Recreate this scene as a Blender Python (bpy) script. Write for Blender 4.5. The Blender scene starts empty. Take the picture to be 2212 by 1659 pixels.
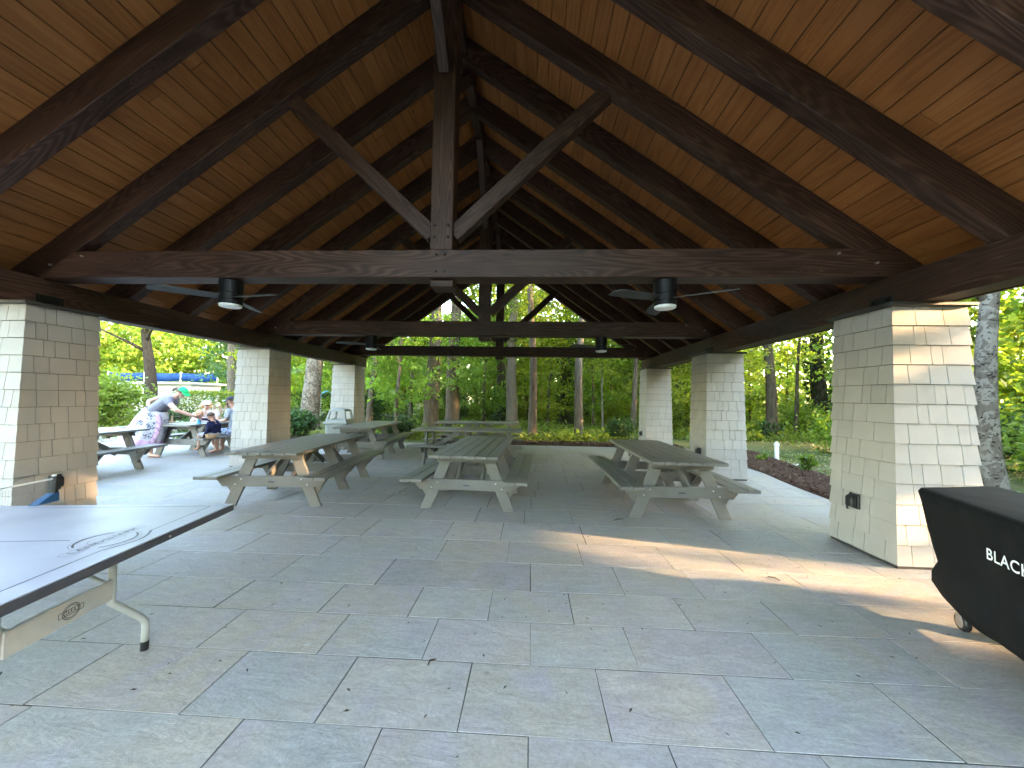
import bpy, bmesh, math, random
import numpy as np
from mathutils import Matrix, Vector, Euler

# ------------------------------------------------------------------ camera, sky, sun, exposure
sc = bpy.context.scene
col = sc.collection
R = math.radians
CAMZ = 1.5
F_PX, YAW, PITCH, ROLL = 801.4, 0.0509, 0.0379, 0.0160
cam = bpy.data.cameras.new('camera')
cam.sensor_fit = 'HORIZONTAL'; cam.sensor_width = 36.0
cam.lens = F_PX / 2211.0 * 36.0
cam.clip_start = 0.05; cam.clip_end = 600
cam_ob = bpy.data.objects.new('camera', cam); col.objects.link(cam_ob)
_r = Vector((math.cos(YAW), math.sin(YAW), 0)); _f = Vector((-math.sin(YAW), math.cos(YAW), 0)); _u = Vector((0, 0, 1))
_f, _u = _f * math.cos(PITCH) + _u * math.sin(PITCH), _u * math.cos(PITCH) - _f * math.sin(PITCH)
_r, _u = _r * math.cos(ROLL) + _u * math.sin(ROLL), _u * math.cos(ROLL) - _r * math.sin(ROLL)
cam_ob.matrix_world = Matrix(((_r.x, _u.x, -_f.x, 0), (_r.y, _u.y, -_f.y, 0), (_r.z, _u.z, -_f.z, CAMZ), (0, 0, 0, 1)))
sc.camera = cam_ob

SUN_EL, SUN_AZ = R(11.0), R(102.0)          # azimuth clockwise from +Y
world = bpy.data.worlds.new('World'); sc.world = world; world.use_nodes = True
wn = world.node_tree
sky = wn.nodes.new('ShaderNodeTexSky'); sky.sky_type = 'NISHITA'; sky.sun_disc = False
sky.sun_elevation = SUN_EL; sky.sun_rotation = SUN_AZ; sky.air_density = 1.0; sky.dust_density = 1.4; sky.ozone_density = 0.3
wn.links.new(sky.outputs[0], wn.nodes['Background'].inputs[0])
wn.nodes['Background'].inputs[1].default_value = 0.15
sun = bpy.data.lights.new('sun', 'SUN'); sun.energy = 2.0; sun.angle = R(0.6); sun.color = (1.0, 0.64, 0.33)
sun_ob = bpy.data.objects.new('sun', sun); col.objects.link(sun_ob)
sd = Vector((math.sin(SUN_AZ) * math.cos(SUN_EL), math.cos(SUN_AZ) * math.cos(SUN_EL), math.sin(SUN_EL)))
sun_ob.rotation_euler = sd.to_track_quat('Z', 'Y').to_euler()
sun_ob.location = sd * 60
vs = sc.view_settings
vs.view_transform = 'Standard'; vs.look = 'None'; vs.gamma = 1.0; vs.exposure = 5.05; vs.use_curve_mapping = False
sc.cycles.use_denoising = True
sc.cycles.max_bounces = 7; sc.cycles.diffuse_bounces = 4; sc.cycles.glossy_bounces = 2; sc.cycles.transmission_bounces = 4; sc.cycles.adaptive_threshold = 0.03
sc.cycles.transparent_max_bounces = 8; sc.cycles.caustics_reflective = False; sc.cycles.caustics_refractive = False
sc.cycles.sample_clamp_indirect = 8.0

# ------------------------------------------------------------------ helpers
rng = np.random.default_rng(11)
rnd = random.Random(5)
WM = {}                                     # world matrices of parents

def link(name, data, parent=None, world=None, local=None):
    o = bpy.data.objects.new(name, data); col.objects.link(o)
    if parent is not None:
        o.parent = parent
        m = local if local is not None else WM[parent].inverted() @ (world or Matrix())
        o.matrix_basis = m; WM[o] = WM[parent] @ m
    else:
        m = world if world is not None else (local or Matrix())
        o.matrix_basis = m; WM[o] = m.copy()
    return o

def tag(o, label=None, cat=None, group=None, kind=None):
    if label: o['label'] = label
    if cat: o['category'] = cat
    if group: o['group'] = group
    if kind: o['kind'] = kind
    return o

def thing(name, loc, label, cat, group=None, rz=0.0):
    o = link(name, None, world=Matrix.Translation(loc) @ Matrix.Rotation(rz, 4, 'Z'))
    o.empty_display_size = 0.2
    return tag(o, label, cat, group)

def copy_tree(o, parent=None, world=None):
    c = o.copy(); col.objects.link(c)
    if parent is not None:
        c.parent = parent; WM[c] = WM[parent] @ c.matrix_basis
    else:
        c.matrix_basis = world; WM[c] = world.copy()
    for ch in list(o.children): copy_tree(ch, c)
    return c

class MB:
    def __init__(s): s.v = []; s.f = []; s.m = []; s.cur = 0
    def add(s, vs_, fs):
        b = len(s.v); s.v += [tuple(x) for x in vs_]
        s.f += [tuple(b + i for i in f) for f in fs]; s.m += [s.cur] * len(fs)
    def box(s, a, b):
        x0, y0, z0 = a; x1, y1, z1 = b
        s.add([(x0, y0, z0), (x1, y0, z0), (x1, y1, z0), (x0, y1, z0), (x0, y0, z1), (x1, y0, z1), (x1, y1, z1), (x0, y1, z1)],
              [(0, 3, 2, 1), (4, 5, 6, 7), (0, 1, 5, 4), (1, 2, 6, 5), (2, 3, 7, 6), (3, 0, 4, 7)])
    def hexa(s, p):
        s.add(p, [(0, 3, 2, 1), (4, 5, 6, 7), (0, 1, 5, 4), (1, 2, 6, 5), (2, 3, 7, 6), (3, 0, 4, 7)])
    def tube(s, pts, rad, n=10, cap=True, noise=0.0, flat=1.0):
        pts = [Vector(p) for p in pts]; b = len(s.v); k = len(pts)
        if not hasattr(rad, '__len__'): rad = [rad] * k
        t = (pts[1] - pts[0]).normalized()
        ref = Vector((0, 0, 1)) if abs(t.z) < 0.9 else Vector((1, 0, 0))
        x = t.cross(ref).normalized()
        for i in range(k):
            t = (pts[min(i + 1, k - 1)] - pts[max(i - 1, 0)]).normalized()
            x = (x - t * x.dot(t)).normalized(); y = t.cross(x)
            for j in range(n):
                a = 2 * math.pi * j / n; r = rad[i] * (1 + (rnd.uniform(-noise, noise) if noise else 0))
                s.v.append(tuple(pts[i] + x * (math.cos(a) * r) + y * (math.sin(a) * r * flat)))
        for i in range(k - 1):
            for j in range(n):
                s.f.append((b + i * n + j, b + i * n + (j + 1) % n, b + (i + 1) * n + (j + 1) % n, b + (i + 1) * n + j)); s.m.append(s.cur)
        if cap:
            s.f.append(tuple(b + j for j in reversed(range(n)))); s.m.append(s.cur)
            s.f.append(tuple(b + (k - 1) * n + j for j in range(n))); s.m.append(s.cur)
    def lathe(s, prof, n=24, c=(0, 0, 0), close=True):
        b = len(s.v); k = len(prof)
        for r, z in prof:
            for j in range(n):
                a = 2 * math.pi * j / n
                s.v.append((c[0] + r * math.cos(a), c[1] + r * math.sin(a), c[2] + z))
        for i in range(k - 1):
            for j in range(n):
                s.f.append((b + i * n + j, b + i * n + (j + 1) % n, b + (i + 1) * n + (j + 1) % n, b + (i + 1) * n + j)); s.m.append(s.cur)
        if close:
            s.f.append(tuple(b + j for j in reversed(range(n)))); s.m.append(s.cur)
            s.f.append(tuple(b + (k - 1) * n + j for j in range(n))); s.m.append(s.cur)
    def loft(s, rings, cap=True):
        b = len(s.v); n = len(rings[0])
        for r in rings: s.v += [tuple(p) for p in r]
        for i in range(len(rings) - 1):
            for j in range(n):
                s.f.append((b + i * n + j, b + i * n + (j + 1) % n, b + (i + 1) * n + (j + 1) % n, b + (i + 1) * n + j)); s.m.append(s.cur)
        if cap:
            s.f.append(tuple(b + j for j in reversed(range(n)))); s.m.append(s.cur)
            e = b + (len(rings) - 1) * n
            s.f.append(tuple(e + j for j in range(n))); s.m.append(s.cur)
    def sphere(s, c, r, n=12, m=8):
        rx, ry, rz = (r, r, r) if not hasattr(r, '__len__') else r
        rings = []
        for i in range(m + 1):
            t = -math.pi / 2 + math.pi * i / m
            q = max(math.cos(t), 0.02)
            rings.append([(c[0] + rx * q * math.cos(2 * math.pi * j / n), c[1] + ry * q * math.sin(2 * math.pi * j / n), c[2] + rz * math.sin(t)) for j in range(n)])
        s.loft(rings)
    def mesh(s, mats, smooth=False, bevel=0.0, name='mesh', seg=1):
        me = bpy.data.meshes.new(name); me.from_pydata(s.v, [], s.f)
        if bevel:
            bm = bmesh.new(); bm.from_mesh(me)
            bmesh.ops.remove_doubles(bm, verts=bm.verts, dist=1e-6)
            bmesh.ops.recalc_face_normals(bm, faces=bm.faces)
            ed = [e for e in bm.edges if len(e.link_faces) == 2 and e.calc_face_angle(0) > 0.5]
            bmesh.ops.bevel(bm, geom=ed, offset=bevel, segments=seg, affect='EDGES', profile=0.6)
            bm.to_mesh(me); bm.free()
        for m in (mats if isinstance(mats, (list, tuple)) else [mats]): me.materials.append(m)
        if not bevel and len(set(s.m)) > 1: me.polygons.foreach_set('material_index', s.m)
        if smooth: me.polygons.foreach_set('use_smooth', [True] * len(me.polygons))
        me.update()
        return me
    def build(s, name, mats, parent=None, world=None, local=None, smooth=False, bevel=0.0, seg=1):
        return link(name, s.mesh(mats, smooth, bevel, name, seg), parent, world, local)

_bc = {}
def cbox(sx, sy, sz, mat, bevel=0.006):
    """centred box, shared by size"""
    k = (round(sx, 4), round(sy, 4), round(sz, 4), mat.name, bevel)
    if k not in _bc:
        m = MB(); m.box((-sx / 2, -sy / 2, -sz / 2), (sx / 2, sy / 2, sz / 2)); _bc[k] = m.mesh(mat, bevel=bevel, name='board')
    return _bc[k]

def frame_m(p0, p1, up=(0, 0, 1)):
    p0 = Vector(p0); p1 = Vector(p1); x = (p1 - p0).normalized(); up = Vector(up)
    y = up.cross(x).normalized(); z = x.cross(y); c = (p0 + p1) / 2
    return Matrix(((x.x, y.x, z.x, c.x), (x.y, y.y, z.y, c.y), (x.z, y.z, z.z, c.z), (0, 0, 0, 1))), (p1 - p0).length

def timber(name, p0, p1, w, h, mat, parent, up=(0, 0, 1), bevel=0.008, local=False):
    m, L = frame_m(p0, p1, up)
    me = cbox(L, w, h, mat, bevel)
    return link(name, me, parent, local=m) if local else link(name, me, parent, world=m)

# ------------------------------------------------------------------ materials
def new_mat(name):
    m = bpy.data.materials.new(name); m.use_nodes = True
    nt = m.node_tree; b = nt.nodes['Principled BSDF']
    return m, nt, b
def N(nt, t, **k):
    n = nt.nodes.new(t)
    for a, v in k.items():
        if a == 'inp':
            for i, x in v.items(): n.inputs[i].default_value = x
        else: setattr(n, a, v)
    return n
def ramp(nt, fac, stops, interp='LINEAR'):
    r = nt.nodes.new('ShaderNodeValToRGB'); e = r.color_ramp.elements; r.color_ramp.interpolation = interp
    while len(e) < len(stops): e.new(0.5)
    for i, (p, c) in enumerate(stops):
        e[i].position = p; e[i].color = (*c, 1) if len(c) == 3 else c
    nt.links.new(fac, r.inputs[0]); return r.outputs[0]
def mix(nt, f, a, b, blend='MIX'):
    n = nt.nodes.new('ShaderNodeMix'); n.data_type = 'RGBA'; n.blend_type = blend
    for s_, v in ((n.inputs[0], f), (n.inputs[6], a), (n.inputs[7], b)):
        if hasattr(v, 'is_linked'): nt.links.new(v, s_)
        else: s_.default_value = v if not isinstance(v, tuple) or len(v) == 4 else (*v, 1)
    return n.outputs[2]
def mapped(nt, src='Object', scale=(1, 1, 1), rand=True):
    tc = nt.nodes.new('ShaderNodeTexCoord'); mp = nt.nodes.new('ShaderNodeMapping'); mp.inputs['Scale'].default_value = scale
    v = tc.outputs[src]
    if rand:
        oi = nt.nodes.new('ShaderNodeObjectInfo'); ma = N(nt, 'ShaderNodeMath', operation='MULTIPLY', inp={1: 91.7}); nt.links.new(oi.outputs['Random'], ma.inputs[0])
        ad = N(nt, 'ShaderNodeVectorMath', operation='ADD'); nt.links.new(v, ad.inputs[0]); nt.links.new(ma.outputs[0], ad.inputs[1]); v = ad.outputs[0]
    nt.links.new(v, mp.inputs[0]); return mp.outputs[0]
def noise(nt, vec, scale, detail=4, rough=0.55, dist=0.0, out='Fac'):
    n = N(nt, 'ShaderNodeTexNoise', inp={'Scale': scale, 'Detail': detail, 'Roughness': rough, 'Distortion': dist}); nt.links.new(vec, n.inputs['Vector']); return n.outputs[out]
def bump(nt, b, h, strength=0.3, dist=0.01):
    n = N(nt, 'ShaderNodeBump', inp={'Strength': strength, 'Distance': dist}); nt.links.new(h, n.inputs['Height']); nt.links.new(n.outputs[0], b.inputs['Normal'])
def plain(name, c, rough=0.6, spec=0.4, metal=0.0, var=0.08, nscale=12.0, bmp=0.0):
    m, nt, b = new_mat(name)
    v = mapped(nt, rand=True); f = noise(nt, v, nscale, 5)
    lo = tuple(x * (1 - var * 2) for x in c); hi = tuple(min(x * (1 + var * 2), 1) for x in c)
    nt.links.new(ramp(nt, f, [(0.3, lo), (0.7, hi)]), b.inputs['Base Color'])
    b.inputs['Roughness'].default_value = rough; b.inputs['Specular IOR Level'].default_value = spec; b.inputs['Metallic'].default_value = metal
    if bmp: bump(nt, b, noise(nt, v, nscale * 6, 4), bmp, 0.004)
    return m

def wood(name, dark, mid, light, rough, spec, rings=34.0, knots=True, bmp=0.15, stretch=0.45, objvar=0.1, ringw=0.13):
    """grain = contour lines of a smooth stretched noise, so it runs in long cathedrals round the knots"""
    m, nt, b = new_mat(name)
    v = mapped(nt, scale=(stretch, 4.2, 4.2))
    n0 = N(nt, 'ShaderNodeTexNoise', inp={'Scale': 1.0, 'Detail': 1.2, 'Roughness': 0.4, 'Distortion': 0.25}); nt.links.new(v, n0.inputs['Vector']); h = n0.outputs['Fac']
    kf = None
    if knots:
        vo = N(nt, 'ShaderNodeTexVoronoi', inp={'Scale': 1.0, 'Randomness': 1.0}); nt.links.new(mapped(nt, scale=(0.9, 4.0, 4.0)), vo.inputs['Vector'])
        kd = N(nt, 'ShaderNodeMapRange', inp={1: 0.0, 2: 0.22, 3: 0.30, 4: 0.0}); nt.links.new(vo.outputs['Distance'], kd.inputs[0])
        ad = N(nt, 'ShaderNodeMath', operation='ADD'); nt.links.new(h, ad.inputs[0]); nt.links.new(kd.outputs[0], ad.inputs[1]); h = ad.outputs[0]
        kf = ramp(nt, vo.outputs['Distance'], [(0.022, (1, 1, 1)), (0.05, (0, 0, 0))])
    mu = N(nt, 'ShaderNodeMath', operation='MULTIPLY', inp={1: rings * 6.283}); nt.links.new(h, mu.inputs[0])
    si = N(nt, 'ShaderNodeMath', operation='SINE'); nt.links.new(mu.outputs[0], si.inputs[0])
    fine = noise(nt, mapped(nt, scale=(2.0, 70.0, 70.0)), 1.5, 4, 0.6)
    big = noise(nt, mapped(nt, scale=(0.8, 1.6, 1.6)), 1.2, 3, 0.6)
    a1 = N(nt, 'ShaderNodeMath', operation='MULTIPLY_ADD', inp={1: ringw}); nt.links.new(si.outputs[0], a1.inputs[0]); nt.links.new(fine, a1.inputs[2])
    a2 = N(nt, 'ShaderNodeMath', operation='ADD'); nt.links.new(a1.outputs[0], a2.inputs[0]); nt.links.new(big, a2.inputs[1])
    a3 = N(nt, 'ShaderNodeMath', operation='MULTIPLY', inp={1: 0.5}); nt.links.new(a2.outputs[0], a3.inputs[0])
    c = ramp(nt, a3.outputs[0], [(0.30, dark), (0.5, mid), (0.70, light)])
    if kf is not None: c = mix(nt, kf, c, tuple(x * 0.4 for x in dark))
    if objvar:
        oi = nt.nodes.new('ShaderNodeObjectInfo')
        vv = N(nt, 'ShaderNodeMapRange', inp={3: 1 - objvar, 4: 1 + objvar}); nt.links.new(oi.outputs['Random'], vv.inputs[0])
        hs = N(nt, 'ShaderNodeHueSaturation'); nt.links.new(c, hs.inputs['Color']); nt.links.new(vv.outputs[0], hs.inputs['Value']); c = hs.outputs[0]
    nt.links.new(c, b.inputs['Base Color'])
    rr = N(nt, 'ShaderNodeMapRange', inp={3: rough - 0.05, 4: rough + 0.10}); nt.links.new(a3.outputs[0], rr.inputs[0]); nt.links.new(rr.outputs[0], b.inputs['Roughness'])
    b.inputs['Specular IOR Level'].default_value = spec
    bump(nt, b, a3.outputs[0], bmp, 0.004)
    return m

M = {}
M['timber'] = wood('dark_stained_timber', (0.022, 0.0095, 0.0062), (0.044, 0.0205, 0.0135), (0.084, 0.044, 0.031), 0.50, 0.26, rings=24, objvar=0.10, bmp=0.28, ringw=0.24)
M['ceiling'] = wood('cedar_ceiling_board', (0.210, 0.077, 0.020), (0.295, 0.113, 0.032), (0.360, 0.150, 0.046), 0.55, 0.25, rings=9, objvar=0.11, bmp=0.12)
M['bolt'] = plain('black_iron', (0.012, 0.012, 0.013), 0.45, 0.5, 0.6)
M['roof'] = plain('roof_shingle_dark', (0.05, 0.048, 0.045), 0.9, 0.2, nscale=30)

def shingle_mat(name, island):
    m, nt, b = new_mat(name)
    if island:
        g = nt.nodes.new('ShaderNodeNewGeometry'); r_ = g.outputs['Random Per Island']
    else:
        oi = nt.nodes.new('ShaderNodeObjectInfo'); r_ = oi.outputs['Random']
    c = ramp(nt, r_, [(0.0, (0.292, 0.272, 0.245)), (0.5, (0.315, 0.294, 0.266)), (1.0, (0.338, 0.316, 0.288))])
    v = mapped(nt, rand=False)
    f = noise(nt, v, 3.0, 6, 0.65)
    c = mix(nt, 0.35, c, ramp(nt, f, [(0.35, (0.272, 0.253, 0.227)), (0.65, (0.356, 0.334, 0.302))]))
    nt.links.new(c, b.inputs['Base Color']); b.inputs['Roughness'].default_value = 0.62; b.inputs['Specular IOR Level'].default_value = 0.3
    vg = mapped(nt, scale=(60, 60, 2.5), rand=False)
    bump(nt, b, noise(nt, vg, 2.0, 4), 0.22, 0.003)
    return m
M['shingle'] = shingle_mat('painted_shingle', False)
M['shingle_i'] = shingle_mat('painted_shingle_joined', True)
M['underlay'] = plain('shingle_underlay', (0.075, 0.062, 0.050), 0.9, 0.1)  # dark backing; stands in for the shadow lines between shingle courses
M['cap'] = plain('column_cap_metal', (0.03, 0.027, 0.026), 0.45, 0.5)

def stone_mat(name, island):
    m, nt, b = new_mat(name)
    if island:
        g = nt.nodes.new('ShaderNodeNewGeometry')
        base = ramp(nt, g.outputs['Random Per Island'], [(0.0, (0.240, 0.240, 0.228)), (0.25, (0.262, 0.256, 0.238)), (0.45, (0.272, 0.255, 0.238)), (0.62, (0.276, 0.256, 0.218)), (0.8, (0.250, 0.250, 0.236)), (1.0, (0.290, 0.278, 0.252))])
        v = mapped(nt, rand=False)
    else:
        oi = nt.nodes.new('ShaderNodeObjectInfo'); base = oi.outputs['Color']
        v = mapped(nt, rand=True)
    n1 = noise(nt, v, 1.3, 6, 0.6, 0.6)
    n2 = noise(nt, v, 2.1, 4, 0.6, 1.4)
    c = mix(nt, ramp(nt, n1, [(0.42, (0, 0, 0)), (0.66, (0.7, 0.7, 0.7))]), base, (0.285, 0.250, 0.200))
    c = mix(nt, ramp(nt, n2, [(0.48, (0, 0, 0)), (0.70, (0.75, 0.75, 0.75))]), c, (0.262, 0.236, 0.255))
    vl = mapped(nt, scale=(1.0, 2.6, 1.0), rand=not island)                    # cleft layers run across the stone
    n3 = noise(nt, vl, 6.0, 9, 0.72, 0.8)
    c = mix(nt, 0.55, c, ramp(nt, n3, [(0.28, (0.30, 0.30, 0.30)), (0.5, (0.5, 0.5, 0.5)), (0.72, (0.70, 0.70, 0.70))]), 'OVERLAY')
    n4 = noise(nt, v, 60.0, 3, 0.6)
    c = mix(nt, 0.5, c, ramp(nt, n4, [(0.3, (0.36, 0.36, 0.36)), (0.7, (0.64, 0.64, 0.64))]), 'OVERLAY')
    vs_ = N(nt, 'ShaderNodeTexVoronoi', inp={'Scale': 6.5}); nt.links.new(v, vs_.inputs['Vector'])
    sp = mix(nt, 1.0, ramp(nt, vs_.outputs['Distance'], [(0.05, (0.7, 0.7, 0.7)), (0.12, (0, 0, 0))]), ramp(nt, noise(nt, v, 1.7, 2), [(0.5, (0, 0, 0)), (0.6, (1, 1, 1))]), 'MULTIPLY')
    c = mix(nt, sp, c, (0.125, 0.118, 0.105))
    v2 = N(nt, 'ShaderNodeTexVoronoi', inp={'Scale': 3.1}); nt.links.new(mapped(nt, scale=(1, 1.4, 1), rand=not island), v2.inputs['Vector'])
    sp = mix(nt, 1.0, ramp(nt, v2.outputs['Distance'], [(0.03, (0.6, 0.6, 0.6)), (0.10, (0, 0, 0))]), ramp(nt, noise(nt, v, 2.3, 2), [(0.55, (0, 0, 0)), (0.62, (1, 1, 1))]), 'MULTIPLY')
    c = mix(nt, sp, c, (0.42, 0.41, 0.39))
    nt.links.new(c, b.inputs['Base Color'])
    nt.links.new(ramp(nt, n3, [(0.2, (0.48, 0.48, 0.48)), (0.8, (0.72, 0.72, 0.72))]), b.inputs['Roughness'])
    b.inputs['Specular IOR Level'].default_value = 0.38
    n5 = noise(nt, vl, 4.0, 10, 0.66, 1.0)
    bump(nt, b, n5, 0.5, 0.014)
    return m
M['stone'] = stone_mat('bluestone', False)
M['stone_i'] = stone_mat('bluestone_joined', True)
M['joint'] = plain('stone_joint', (0.060, 0.057, 0.052), 0.9, 0.2, nscale=20)
M['table'] = plain('grey_recycled_lumber', (0.138, 0.130, 0.114), 0.46, 0.45, var=0.05, nscale=5, bmp=0.12)
M['steel'] = plain('galvanised_steel', (0.55, 0.55, 0.54), 0.3, 0.5, 0.9)
M['black'] = plain('black_plastic', (0.013, 0.013, 0.014), 0.45, 0.45)
M['white_lens'] = plain('frosted_lens', (0.86, 0.86, 0.84), 0.35, 0.5, var=0.02)
M['blade'] = plain('fan_blade', (0.035, 0.036, 0.035), 0.5, 0.35)
M['fanblack'] = plain('fan_housing', (0.005, 0.005, 0.0055), 0.5, 0.25)
M['white_steel'] = plain('white_powdercoat', (0.44, 0.45, 0.43), 0.38, 0.5, var=0.03)
M['pp_top'] = plain('table_tennis_top', (0.36, 0.375, 0.445), 0.36, 0.35, var=0.05, nscale=2.5)
M['pp_edge'] = plain('table_tennis_edge', (0.055, 0.055, 0.062), 0.5, 0.4)
M['ink'] = plain('printed_ink', (0.02, 0.025, 0.04), 0.4, 0.4)
M['inkgrey'] = plain('printed_ink_pale', (0.20, 0.22, 0.27), 0.4, 0.4)
M['blue_plastic'] = plain('blue_clamp', (0.015, 0.07, 0.17), 0.4, 0.5)
M['white_tape'] = plain('net_tape', (0.75, 0.75, 0.73), 0.7, 0.2)
M['cover'] = plain('black_grill_cover', (0.0045, 0.005, 0.0055), 0.6, 0.3, var=0.2, nscale=30, bmp=0.3)
_m, _nt, _b = new_mat('black_grill_cloth'); _v = mapped(_nt, rand=False)
_b.inputs['Roughness'].default_value = 0.75; _b.inputs['Specular IOR Level'].default_value = 0.18
_nt.links.new(ramp(_nt, noise(_nt, _v, 5.0, 5), [(0.3, (0.0035, 0.004, 0.0045)), (0.7, (0.0075, 0.008, 0.0085))]), _b.inputs['Base Color'])
_b1 = N(_nt, 'ShaderNodeBump', inp={'Strength': 0.45, 'Distance': 0.04}); _nt.links.new(noise(_nt, mapped(_nt, scale=(1, 1, 0.6), rand=False), 3.0, 3, 0.5, 0.3), _b1.inputs['Height'])
_b2 = N(_nt, 'ShaderNodeBump', inp={'Strength': 0.25, 'Distance': 0.002}); _nt.links.new(noise(_nt, _v, 260, 2), _b2.inputs['Height']); _nt.links.new(_b1.outputs[0], _b2.inputs['Normal']); _nt.links.new(_b2.outputs[0], _b.inputs['Normal'])
M['cover'] = _m
M['bin'] = plain('grey_bin_plastic', (0.24, 0.25, 0.235), 0.5, 0.4, var=0.04)
M['bin_dark'] = plain('bin_inside', (0.05, 0.05, 0.05), 0.8, 0.2)
M['adir'] = plain('white_resin', (0.40, 0.39, 0.36), 0.4, 0.5, var=0.03)
M['pipe'] = plain('white_pvc', (0.80, 0.80, 0.79), 0.35, 0.5, var=0.02)
M['fence'] = plain('weathered_fence', (0.17, 0.12, 0.075), 0.85, 0.2, var=0.15)
M['wall_white'] = plain('white_painted_wall', (0.55, 0.52, 0.46), 0.7, 0.3, var=0.03, nscale=2)
M['blue_fabric'] = plain('blue_canvas', (0.008, 0.042, 0.150), 0.7, 0.2, var=0.1, nscale=2)
M['concrete'] = plain('concrete_path', (0.25, 0.24, 0.225), 0.85, 0.2, var=0.1, nscale=3, bmp=0.2)
M['rock'] = plain('pale_rock', (0.50, 0.48, 0.44), 0.85, 0.2, var=0.12, nscale=6, bmp=0.3)
M['mulch'] = plain('mulch', (0.050, 0.026, 0.018), 0.95, 0.1, var=0.4, nscale=22, bmp=1.0)

def ground_mat(name, a, b_, c_, scale=0.6):
    m, nt, b = new_mat(name); v = mapped(nt, rand=False)
    f = noise(nt, v, scale, 8, 0.65); g = noise(nt, v, scale * 14, 6, 0.7)
    c = ramp(nt, f, [(0.3, a), (0.5, b_), (0.72, c_)])
    c = mix(nt, 0.6, c, ramp(nt, g, [(0.3, (0.28, 0.28, 0.28)), (0.7, (0.72, 0.72, 0.72))]), 'OVERLAY')
    nt.links.new(c, b.inputs['Base Color']); b.inputs['Roughness'].default_value = 0.95; b.inputs['Specular IOR Level'].default_value = 0.1
    bump(nt, b, g, 0.8, 0.05); return m
M['ground'] = ground_mat('woodland_floor', (0.045, 0.070, 0.018), (0.085, 0.095, 0.035), (0.16, 0.125, 0.07))

def leaf_mat(name, cols, trans=0.45, rough=0.5, tint=1.25):
    m = bpy.data.materials.new(name); m.use_nodes = True; nt = m.node_tree
    for n in list(nt.nodes): nt.nodes.remove(n)
    out = nt.nodes.new('ShaderNodeOutputMaterial')
    g = nt.nodes.new('ShaderNodeNewGeometry'); oi = nt.nodes.new('ShaderNodeObjectInfo')
    k = len(cols)
    c = ramp(nt, g.outputs['Random Per Island'], [(i / (k - 1), x) for i, x in enumerate(cols)])
    vv = N(nt, 'ShaderNodeMapRange', inp={3: 0.78, 4: 1.22}); nt.links.new(oi.outputs['Random'], vv.inputs[0])
    hv = N(nt, 'ShaderNodeMapRange', inp={3: 0.485, 4: 0.515}); nt.links.new(oi.outputs['Random'], hv.inputs[0])
    hs = N(nt, 'ShaderNodeHueSaturation'); nt.links.new(c, hs.inputs['Color']); nt.links.new(vv.outputs[0], hs.inputs['Value']); nt.links.new(hv.outputs[0], hs.inputs['Hue'])
    p = N(nt, 'ShaderNodeBsdfPrincipled', inp={'Roughness': rough, 'Specular IOR Level': 0.35}); nt.links.new(hs.outputs[0], p.inputs['Base Color'])
    t = nt.nodes.new('ShaderNodeBsdfTranslucent')
    tc = mix(nt, 1.0, hs.outputs[0], (tint * 1.25, tint * 1.3, tint * 0.55), 'MULTIPLY'); nt.links.new(tc, t.inputs[0])
    ms = nt.nodes.new('ShaderNodeMixShader'); ms.inputs[0].default_value = trans
    nt.links.new(p.outputs[0], ms.inputs[1]); nt.links.new(t.outputs[0], ms.inputs[2]); nt.links.new(ms.outputs[0], out.inputs[0])
    return m
M['leaf'] = leaf_mat('leaf_green', [(0.080, 0.126, 0.022), (0.118, 0.175, 0.030), (0.155, 0.208, 0.036), (0.092, 0.142, 0.026)], 0.5, tint=1.5)
M['leaf_y'] = leaf_mat('leaf_yellow_green', [(0.125, 0.172, 0.022), (0.175, 0.218, 0.028), (0.215, 0.235, 0.034), (0.135, 0.185, 0.026)], 0.55, tint=1.5)
M['leaf_d'] = leaf_mat('leaf_dark_green', [(0.020, 0.046, 0.014), (0.032, 0.064, 0.018), (0.046, 0.082, 0.022)], 0.3)
M['leaf_b'] = leaf_mat('leaf_blue_green', [(0.045, 0.095, 0.040), (0.065, 0.125, 0.050), (0.085, 0.150, 0.060)], 0.35)
M['grass'] = leaf_mat('ground_cover_leaf', [(0.080, 0.125, 0.022), (0.125, 0.180, 0.030), (0.175, 0.215, 0.040), (0.095, 0.145, 0.028)], 0.45)
M['grass_dry'] = leaf_mat('dry_grass_leaf', [(0.10, 0.13, 0.04), (0.19, 0.17, 0.08), (0.25, 0.21, 0.12), (0.09, 0.14, 0.035)], 0.25)

def bark_mat(name, a, b_, patch=None, sc_=(7, 7, 1.2)):
    m, nt, b = new_mat(name); v = mapped(nt, scale=sc_)
    f = noise(nt, v, 2.2, 6, 0.65, 0.4)
    c = ramp(nt, f, [(0.3, a), (0.65, b_)])
    if patch:
        g = noise(nt, mapped(nt, scale=(2.2, 2.2, 1.6)), 2.6, 4, 0.55, 1.2)
        c = mix(nt, ramp(nt, g, [(0.47, (0, 0, 0)), (0.53, (1, 1, 1))]), c, patch)
        h = noise(nt, mapped(nt, scale=(5, 5, 8)), 2.2, 3, 0.6, 0.8)
        c = mix(nt, ramp(nt, h, [(0.57, (0, 0, 0)), (0.64, (1, 1, 1))]), c, tuple(x * 0.25 for x in a))
    nt.links.new(c, b.inputs['Base Color']); b.inputs['Roughness'].default_value = 0.9; b.inputs['Specular IOR Level'].default_value = 0.15
    bump(nt, b, f, 0.8, 0.03); return m
M['bark'] = bark_mat('grey_brown_bark', (0.040, 0.030, 0.021), (0.115, 0.092, 0.068))
M['bark_pale'] = bark_mat('pale_grey_bark', (0.070, 0.056, 0.041), (0.145, 0.122, 0.094))
M['bark_dark'] = bark_mat('dark_bark', (0.020, 0.016, 0.012), (0.055, 0.043, 0.032))
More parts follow.
